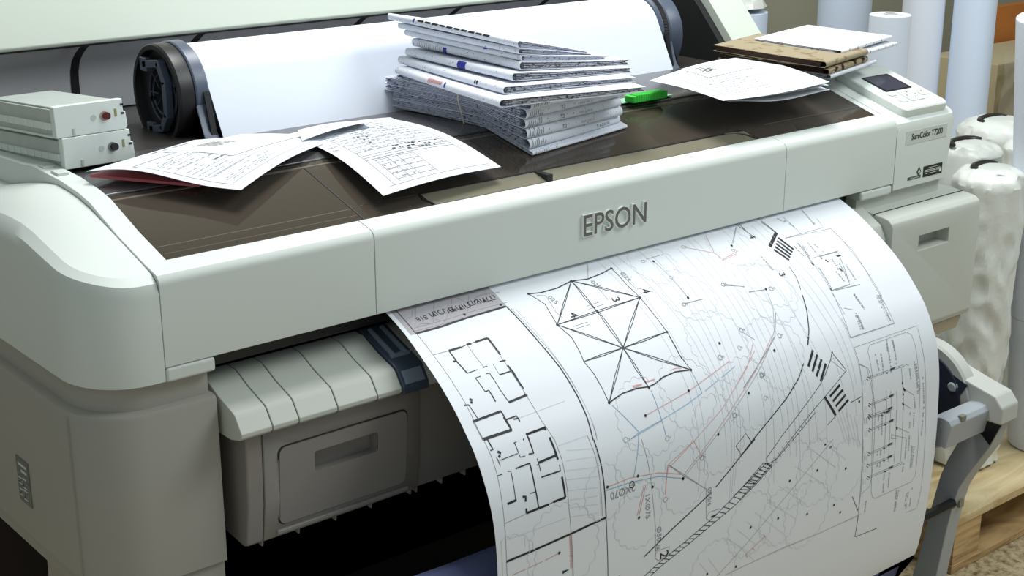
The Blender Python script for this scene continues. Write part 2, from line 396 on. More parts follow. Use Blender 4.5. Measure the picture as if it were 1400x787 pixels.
# dark body core between the towers, feet and stand
MB().box(-0.64, 0.575, 0.075, 0.62, 0.60, 0.790).build('body_core', BLACK, PR)
MB().box(-0.64, 0.575, 0.030, 0.075, 0.772, 0.794).build('paper_slot_edge', BLACK, PR, bevel=0.003)
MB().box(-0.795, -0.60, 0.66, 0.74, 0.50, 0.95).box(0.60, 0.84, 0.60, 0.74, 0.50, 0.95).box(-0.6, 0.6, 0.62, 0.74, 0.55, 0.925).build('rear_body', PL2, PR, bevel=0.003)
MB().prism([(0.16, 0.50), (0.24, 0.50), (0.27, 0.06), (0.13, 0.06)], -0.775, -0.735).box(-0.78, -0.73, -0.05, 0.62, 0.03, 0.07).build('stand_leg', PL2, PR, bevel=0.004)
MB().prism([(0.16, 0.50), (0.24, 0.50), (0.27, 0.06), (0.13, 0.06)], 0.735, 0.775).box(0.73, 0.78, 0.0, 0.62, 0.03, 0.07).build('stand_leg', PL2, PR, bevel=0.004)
MB().box(-0.735, 0.735, 0.30, 0.33, 0.25, 0.45).build('stand_crossbar', BLACK, PR, bevel=0.003)
for x in (-0.755, 0.755):
    for y in (0.02, 0.56):
        MB().lathe([(0.001, -0.012), (0.027, -0.012), (0.030, -0.008), (0.030, 0.008), (0.027, 0.012), (0.001, 0.012)], (x, y, 0.0305), 'x', 20).build('caster_wheel', BLACK, PR)

# left ink cartridge bay
cap = [(0.060, 0.758), (0.040, 0.757), (0.010, 0.743), (-0.024, 0.7315), (-0.0285, 0.729), (-0.031, 0.726), (-0.0430, 0.709), (-0.043, 0.704), (-0.038, 0.700), (-0.016, 0.694), (0.06, 0.694)]
def seg_caps():
    xs = [-0.635, -0.592, -0.5555, -0.500, -0.441, -0.4035]
    for a, b in zip(xs[:-1], xs[1:]): yield a+0.0006, b-0.0006
cb = MB()
for a, b in seg_caps(): cb.prism(cap, a, b)
cb.prism(cap, -0.3610, -0.318)
bay = cb.build('ink_bay_lid', PL3, PR, bevel=0.0012)
MB().prism([(y+0.0012, z-0.0008) for y, z in cap], -0.633, -0.319).build('lid_gap_filler', mat('lid_gap_grey', (0.10, 0.10, 0.095), 0.7), PR)
# blue grey release lever set into the lid
lv = MB()
lv.prism([(0.052, 0.762), (-0.024, 0.7335), (-0.030, 0.7305), (-0.0445, 0.709), (-0.0445, 0.700), (-0.02, 0.695), (0.052, 0.70)], -0.4025, -0.3620)
lev = lv.build('release_lever', LEVER, PR, bevel=0.0015)
l2 = MB()
for x in (-0.3935, -0.3745):
    l2.prism([(0.045, 0.7605), (0.043, 0.7635), (-0.010, 0.7435), (-0.012, 0.736)], x-0.0015, x+0.0035)
l2.box(-0.3965, -0.3675, -0.012, -0.006, 0.738, 0.7425)
l2.build('lever_rib', LEVERL, lev, bevel=0.0006)
MB().add([(-0.398, -0.0328, 0.7277), (-0.367, -0.0328, 0.7277), (-0.367, -0.0432, 0.7125), (-0.398, -0.0432, 0.7125)], [(0, 1, 2, 3)]).build('lever_dish', LEVERL, lev)
# body of the bay
bp = [(-0.026, 0.698), (-0.022, 0.60), (-0.014, 0.547), (-0.004, 0.543), (0.16, 0.56), (0.16, 0.698)]
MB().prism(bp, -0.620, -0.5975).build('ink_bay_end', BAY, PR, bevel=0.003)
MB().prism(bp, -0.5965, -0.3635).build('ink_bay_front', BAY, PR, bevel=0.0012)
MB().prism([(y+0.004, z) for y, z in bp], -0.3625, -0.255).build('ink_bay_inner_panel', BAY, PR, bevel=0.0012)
def rrect(x0, x1, z0, z1, r, n=5):
    out = []
    for cx_, cz, a0 in ((x1-r, z1-r, 0), (x0+r, z1-r, 90), (x0+r, z0+r, 180), (x1-r, z0+r, 270)):
        for k in range(n+1): a = radians(a0+90*k/n); out.append((cx_+r*cos(a), cz+r*sin(a)))
    return out
def fy(z): return -0.026+0.004*(0.698-z)/0.098 if z > 0.6 else -0.022+0.008*(0.60-z)/0.053
def panel(mb, poly, d0, d1, hole=None, mi=0):
    """thin plate following the bay front"""
    n = len(poly); f = [(x, fy(z)-d0, z) for x, z in poly]; b = [(x, fy(z)-d1, z) for x, z in poly]
    fs = [(i, (i+1) % n, (i+1) % n+n, i+n) for i in range(n)]
    if hole is None: fs += [tuple(range(n)), tuple(range(n, 2*n))]; mb.add(f+b, fs, mi)
    else:
        mb.add(f+b, fs, mi)
        h0 = [(x, fy(z)-d0, z) for x, z in hole]; h1 = [(x, fy(z)-d1, z) for x, z in hole]
        mb.add(h0+h1, [(i, (i+1) % n, (i+1) % n+n, i+n) for i in range(n)], mi)
        mb.add(f+h0, [(i, (i+1) % n, (i+1) % n+n, i+n) for i in range(n)], mi)
dm = MB(); panel(dm, rrect(-0.5775, -0.3835, 0.5625, 0.6715, 0.010), 0.0004, -0.004)
dm.build('door_gap', SEAM, PR)
dm = MB(); hole = rrect(-0.526, -0.4315, 0.624, 0.6515, 0.003)
panel(dm, rrect(-0.5755, -0.3855, 0.5640, 0.6695, 0.009), 0.0022, 0.0, hole)
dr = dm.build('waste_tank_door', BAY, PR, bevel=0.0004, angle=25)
hm = MB(); y0 = fy(0.637)
hm.add([(x, fy(z)-0.002, z) for x, z in hole]+[(x, fy(z)+0.016, z-0.002) for x, z in hole], [(i, (i+1) % 24, (i+1) % 24+24, i+24) for i in range(24)]+[tuple(range(24, 48))])
hm.build('handle_recess', BAY, dr, flat=True)
# cut the recess really open through the bay front
def cut(o, x0, x1, y0_, y1, z0, z1):
    """bisect-free pocket: boolean with a box mesh that is thrown away afterwards"""
    c = MB().box(x0, x1, y0_, y1, z0, z1).build('cutter', BLACK, off=OFF[PR.name]); c.location = PR.location
    o.modifiers.clear() if False else None
    md = o.modifiers.new('pocket', 'BOOLEAN'); md.object = c; md.operation = 'DIFFERENCE'; md.solver = 'EXACT'
    bpy.context.view_layer.update()
    dg = bpy.context.evaluated_depsgraph_get(); me = bpy.data.meshes.new_from_object(o.evaluated_get(dg))
    o.modifiers.clear()
    for p in me.polygons:
        if p.area > 4e-4: p.use_smooth = False
    me.set_sharp_from_angle(angle=radians(50)); o.data = me; bpy.data.objects.remove(c)
for nm in ('ink_bay_front', 'door_gap'):
    cut(bpy.data.objects[nm], -0.5272, -0.4303, -0.06, 0.0, 0.618, 0.6527)
# ribs under the bay
for x in (-0.5975, -0.545, -0.490, -0.435, -0.372, -0.362, -0.32, -0.28):
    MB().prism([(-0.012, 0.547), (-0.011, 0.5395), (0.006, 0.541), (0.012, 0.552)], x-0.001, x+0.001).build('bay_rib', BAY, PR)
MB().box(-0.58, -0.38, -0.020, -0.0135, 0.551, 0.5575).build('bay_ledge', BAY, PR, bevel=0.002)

# right maintenance box
rb = [(0.014, 0.759), (-0.030, 0.754), (-0.040, 0.752), (-0.047, 0.746), (-0.050, 0.737), (-0.050, 0.545), (-0.046, 0.535), (-0.035, 0.531), (0.25, 0.545), (0.25, 0.759)]
rbox = MB().prism(rb, 0.600, 0.857).build('maintenance_box', PL3, PR)
cut(rbox, 0.6785, 0.7655, -0.08, -0.018, 0.6865, 0.7125)
for p in rbox.data.polygons: p.use_smooth = True
bv = rbox.modifiers.new('edge', 'BEVEL'); bv.width = 0.0022; bv.segments = 2; bv.limit_method = 'ANGLE'; bv.angle_limit = radians(20); bv.harden_normals = True
MB().prism([(0.014, 0.766), (-0.002, 0.757), (-0.028, 0.742), (-0.040, 0.72), (-0.042, 0.545), (0.25, 0.545), (0.25, 0.766)], 0.560, 0.5985).build('maintenance_box_shoulder', PL3, PR, bevel=0.003)
MB().box(0.597, 0.8565, -0.012, -0.0112, 0.7545, 0.7575).build('box_seam', SEAM, PR)
MB().prism([(-0.038, 0.53), (-0.030, 0.502), (0.20, 0.502), (0.20, 0.53)], 0.60, 0.850).build('maintenance_box_foot', mat('tan_plastic', (0.50, 0.45, 0.35), 0.5), PR, bevel=0.003)

# control panel on the right end cover
cp = thing if False else None
Mcp = Matrix.Translation((0.757, 0.085, G(0.085)+0.0045)) @ Matrix.Rotation(math.atan(0.30), 4, 'X') @ Matrix.Rotation(radians(-0.5), 4, 'Z')
def on_panel(mb): return mb.xf(Mcp)
b_ = MB(); pts = rrect(-0.064, 0.062, -0.078, 0.085, 0.012)
b_.rings([[(x*k, y*k, z) for x, y in pts] for k, z in ((0.985, -0.0075), (1.0, -0.004), (1.0, 0.005), (0.99, 0.0085), (0.96, 0.0105))])
cpo = on_panel(b_).build('control_panel', PL, PR, angle=28)
s_ = MB(); s_.prism(rrect(-0.038, 0.036, -0.012, 0.046, 0.002), 0.0100, 0.0114, 'z'); sb = on_panel(s_).build('screen_bezel', BLACK, cpo)
s_ = MB(); s_.prism(rrect(-0.034, 0.032, -0.009, 0.043, 0.001), 0.0112, 0.0118, 'z'); on_panel(s_).build('screen', SCREEN, sb)
for x, y, w, h, r in ((0.002, -0.036, 0.040, 0.036, 0.005), (-0.036, -0.023, 0.020, 0.011, 0.005), (-0.034, -0.047, 0.022, 0.013, 0.006), (0.038, -0.034, 0.022, 0.016, 0.006)):
    s_ = MB(); s_.prism(rrect(x-w/2-0.0008, x+w/2+0.0008, y-h/2-0.0008, y+h/2+0.0008, r), 0.0098, 0.0107, 'z', 1)
    s_.prism(rrect(x-w/2, x+w/2, y-h/2, y+h/2, r), 0.0100, 0.0122, 'z'); on_panel(s_).build('button', [PL, LABELG], cpo)
for x, y in ((0.002, -0.026), (0.002, -0.046), (-0.010, -0.036), (0.014, -0.036), (0.038, -0.030)):
    s_ = MB().lathe([(0.0016, 0.0121), (0.0016, 0.0128)], (x, y, 0), 'z', 4); on_panel(s_).build('button_mark', TXT, cpo)
# name, label and badges
def logo(off, y0, y1):
    vs, fs = text_mb('EPSON', 0.0435, 0.5, off); return vs, fs
base_, _f = logo(0.0, 0, 0); bx0, bx1 = min(p[0] for p in base_), max(p[0] for p in base_); bz0, bz1 = min(p[1] for p in base_), max(p[1] for p in base_)
kx, kz = 0.1225/(bx1-bx0), 0.0305/(bz1-bz0)
def logo_part(off, y0, y1, name, m, par, dx=0.0, dz=0.0):
    vs, fs = logo(off, y0, y1)
    return MB().add([(0.0015+dx+(p[0]-(bx0+bx1)/2)*kx, y0 if p[2] < 0 else y1, 0.8515+dz+(p[1]-(bz0+bz1)/2)*kz) for p in vs], fs).build(name, m, par, angle=30)
lo = logo_part(0.0011, 0.001, -0.0040, 'maker_logo', LOGOS, PR)
logo_part(0.0003, -0.0039, -0.0043, 'logo_face', LOGO, lo)
lb = MB().box(0.6865, 0.806, -0.0006, 0.002, 0.860, 0.884).build('model_label', LABELG, PR, bevel=0.0002)
t_ = MB(); front_text(t_, 'SureColor T7200', 0.0150, 0.7475, -0.0009, 0.8725, 0.0002, 0.0002, sx=0.84); t_.build('model_text', TXT, lb)
lb = MB().box(0.7455, 0.801, -0.0008, 0.002, 0.7955, 0.8145).build('badge', LABELD, PR, bevel=0.0003)
t_ = MB(); front_text(t_, 'PRECISIONCORE', 0.0062, 0.7715, -0.0011, 0.8055, 0.0001, 0.0001)
t_.box(0.792, 0.798, -0.0011, -0.0006, 0.799, 0.806); t_.box(0.752, 0.788, -0.0011, -0.0006, 0.8005, 0.8012); t_.box(0.760, 0.792, -0.0011, -0.0006, 0.8105, 0.8111); t_.build('badge_text', TXTW, lb)
t_ = MB().box(0.7015, 0.7385, -0.0007, 0.002, 0.7965, 0.8015, 0); t_.add([(x, -0.0007, z) for x, z in ((0.726, 0.808), (0.7325, 0.800), (0.739, 0.808), (0.7325, 0.817))], [(0, 1, 2, 3)])
lb = t_.build('eco_badge', mat('eco_dark_green', (0.06, 0.09, 0.05), 0.5), PR)
t_ = MB(); front_text(t_, 'ultrachrome', 0.0048, 0.720, -0.0009, 0.799, 0.0001, 0)
t_.add([(x, -0.0011, z) for x, z in ((0.7295, 0.808), (0.7325, 0.804), (0.7355, 0.808), (0.7325, 0.8125))], [(0, 1, 2, 3)]); t_.build('eco_badge_text', TXTW, lb)

# paper basket arm on the right, with hub disc, rod and navy cloth
arm = MB()
cl = [(-0.246, 0.452), (-0.249, 0.425), (-0.243, 0.395), (-0.228, 0.368), (-0.207, 0.330), (-0.192, 0.298), (-0.184, 0.262), (-0.177, 0.215), (-0.166, 0.121), (-0.152, 0.010)]
wd = [0.052, 0.050, 0.048, 0.046, 0.042, 0.038, 0.037, 0.038, 0.042, 0.050]
rs = []
for (y, z), w in zip(cl, wd): rs.append([(0.650, y, z), (0.685, y, z), (0.685, y+w, z+w*0.35), (0.650, y+w, z+w*0.35)])
arm.rings(rs); arm.build('basket_leg', [LEGM], PR, bevel=0.002)
hd = MB().lathe([(0.001, 0.0), (0.094, 0.0), (0.098, 0.004), (0.098, 0.026), (0.090, 0.034), (0.088, 0.030), (0.001, 0.030)], (0.640, -0.105, 0.450), 'x', 56).build('basket_hub', LEGF, PR)
MB().lathe([(0.001, -0.002), (0.080, -0.002), (0.080, 0.002), (0.001, 0.002)], (0.638, -0.105, 0.450), 'x', 48).build('hub_recess', SLATED, hd)
MB().prism([(-0.09, 0.505), (-0.135, 0.515), (-0.20, 0.498), (-0.246, 0.488), (-0.262, 0.470), (-0.262, 0.440), (-0.205, 0.440), (-0.19, 0.462), (-0.10, 0.455)], 0.642, 0.692).build('basket_elbow', LEGF, PR, bevel=0.004)
MB().prism([(-0.135, 0.513), (-0.195, 0.492), (-0.178, 0.462), (-0.10, 0.468)], 0.6395, 0.6425).build('elbow_recess', SLATED, PR)
MB().lathe([(0.001, 0.0), (0.006, 0.0), (0.010, 0.003), (0.010, 0.006), (0.001, 0.006)], (0.634, -0.168, 0.482), 'x', 20).build('elbow_bolt', LEGM, PR)
MB().prism([(-0.218, 0.470), (-0.232, 0.468), (-0.238, 0.460), (-0.230, 0.418), (-0.205, 0.422), (-0.200, 0.466)], 0.536, 0.648).build('basket_beam', LEGM, PR, bevel=0.002)
MB().box(0.563, 0.576, -0.239, -0.230, 0.462, 0.471).build('beam_clip', mat('clip_tan', (0.22, 0.21, 0.16), 0.4), PR, bevel=0.001)
MB().prism([(-0.262, 0.445), (-0.215, 0.452), (-0.222, 0.415), (-0.243, 0.398)], 0.6465, 0.6505).build('elbow_socket', BLACK, PR)
MB().tube([(0.30, -0.185, 0.268), (0.650, -0.183, 0.268)], 0.009, 6).build('basket_rod', BLACK, PR)
MB().tube([(0.30, -0.06, 0.13), (0.650, -0.06, 0.13)], 0.02, 16).build('basket_rod', LEGF, PR)
MB().box(0.664, 0.676, -0.189, -0.180, 0.256, 0.270).build('leg_clip', mat('clip_tan', (0.22, 0.21, 0.16), 0.4), PR)
# navy cloth: tube edge on the left and hanging sling
mb = MB(); prof = []
ys = [(-0.105, 0.470), (-0.112, 0.484), (-0.125, 0.494), (-0.145, 0.499), (-0.163, 0.494), (-0.174, 0.480), (-0.176, 0.44), (-0.168, 0.34), (-0.155, 0.24), (-0.135, 0.12), (-0.10, 0.07)]
rs = []
for k in range(25):
    x = -0.60+1.165*k/24; sag = 0.006*sin(k*0.9); top_ = 9.0 if x < 0.45 else 0.19
    rs.append([(x, y+sag*0.5, min(top_, z+(0 if i < 5 else sag))) for i, (y, z) in enumerate(ys)]+[(x, y+0.004, min(top_, z)-0.004) for i, (y, z) in enumerate(ys)][::-1])
mb.rings(rs); mb.build('catch_cloth', NAVY, PR, angle=60)

MB().box(-0.60, 0.575, 0.300, 0.304, 0.02, 0.60).build('under_bay_dark_sheet', mat('under_bay_black', (0.006, 0.006, 0.008), 0.9), PR)  # added black sheet standing in for the dark space under the bay
bs = MB().box(-0.95, 0.70, 0.775, 0.79, 0.0, 0.62).build('shade_sheet', mat('shade_sheet_brown', (0.055, 0.040, 0.030), 0.7, namt=0.15, nscale=5), None, bevel=0.002)  # made-up sheet, its dark brown stands in for shade behind the stand
tag(bs, 'added dark brown sheet standing in for shade behind the printer, below its left end', 'board')
# ------------------------------------------------------------------ printed site plan coming out of the slot
PP = [(0.030, 0.8015), (0.003, 0.7915), (-0.022, 0.7805), (-0.042, 0.7700), (-0.0745, 0.7495), (-0.103, 0.7300), (-0.1305, 0.7070), (-0.151, 0.6855), (-0.1725, 0.6600), (-0.1885, 0.6330), (-0.2010, 0.6050), (-0.2095, 0.575), (-0.2145, 0.540), (-0.2170, 0.500), (-0.2190, 0.450), (-0.2185, 0.385), (-0.2140, 0.310), (-0.2060, 0.245), (-0.2005, 0.2200)]
XL, XR = -0.3900, 0.5240
def catmull(ps, k=5):
    out = []
    for i in range(len(ps)-1):
        p0, p1, p2, p3 = ps[max(i-1, 0)], ps[i], ps[i+1], ps[min(i+2, len(ps)-1)]
        for j in range(k):
            t = j/k; out.append(tuple(0.5*(2*b+(c-a)*t+(2*a-5*b+4*c-d)*t*t+(3*b-a-3*c+d)*t**3) for a, b, c, d in zip(p0, p1, p2, p3)))
    return out+[ps[-1]]
PC = catmull(PP)
AL = [0.0]
for a, b in zip(PC[:-1], PC[1:]): AL.append(AL[-1]+hypot(b[0]-a[0], b[1]-a[1]))
def on_paper(x, s, lift=0.0):
    s = max(0.0, min(s, AL[-1]-1e-6)); lo, hi = 0, len(AL)-1
    while hi-lo > 1:
        m = (lo+hi)//2
        if AL[m] <= s: lo = m
        else: hi = m
    t = (s-AL[lo])/(AL[lo+1]-AL[lo]); a, b = PC[lo], PC[lo+1]
    dy, dz = b[0]-a[0], b[1]-a[1]; l = hypot(dy, dz)
    return (x, a[0]+dy*t+dz/l*lift, a[1]+dz*t-dy/l*lift)
pm = MB(); NX = 8; vs = []; fs = []
for s in AL:
    for i in range(NX+1): vs.append(on_paper(XL+(XR-XL)*i/NX, s))
for k in range(len(AL)-1):
    for i in range(NX): q = k*(NX+1)+i; fs.append((q, q+1, q+NX+2, q+NX+1))
pm.add(vs, fs, 0)
low = [on_paper(XL+(XR-XL)*i/NX, s, -0.0003) for s in AL for i in range(NX+1)]; pm.add(low, [f[::-1] for f in fs], 0)
def ink_line(pts, w, mi, closed=False, lift=0.00035):
    """pts (x, s) in metres on the sheet"""
    if closed: pts = pts+[pts[0]]
    q = []
    for a, b in zip(pts[:-1], pts[1:]):
        k = max(1, int(abs(b[1]-a[1])/0.007)); q += [(a[0]+(b[0]-a[0])*t/k, a[1]+(b[1]-a[1])*t/k) for t in range(k)]
    q.append(pts[-1]); vs = []; n = len(q)
    if n < 2: return
    for i, p in enumerate(q):
        a = q[i-1] if i else p; b = q[i+1] if i < n-1 else p
        dx, dy = b[0]-a[0], b[1]-a[1]; l = hypot(dx, dy) or 1e-9; nx, ny = -dy/l*w/2, dx/l*w/2
        vs += [on_paper(p[0]+nx, p[1]+ny, lift), on_paper(p[0]-nx, p[1]-ny, lift)]
    pm.add(vs, [(2*i, 2*i+1, 2*i+3, 2*i+2) for i in range(n-1)], mi)
def ink_poly(pts, mi, lift=0.0003):
    pm.add([on_paper(x, s, lift) for x, s in pts], [tuple(range(len(pts)))], mi)
def ink_text(txt, x, s, size, ang, mi=1, lift=0.0004, sx=1.0):
    vs, fs = text_mb(txt, size); c, d = cos(radians(ang)), sin(radians(ang))
    pm.add([on_paper(x+p[0]*sx*c-p[1]*d, s-(p[0]*sx*d+p[1]*c), lift) for p in vs], fs, mi)
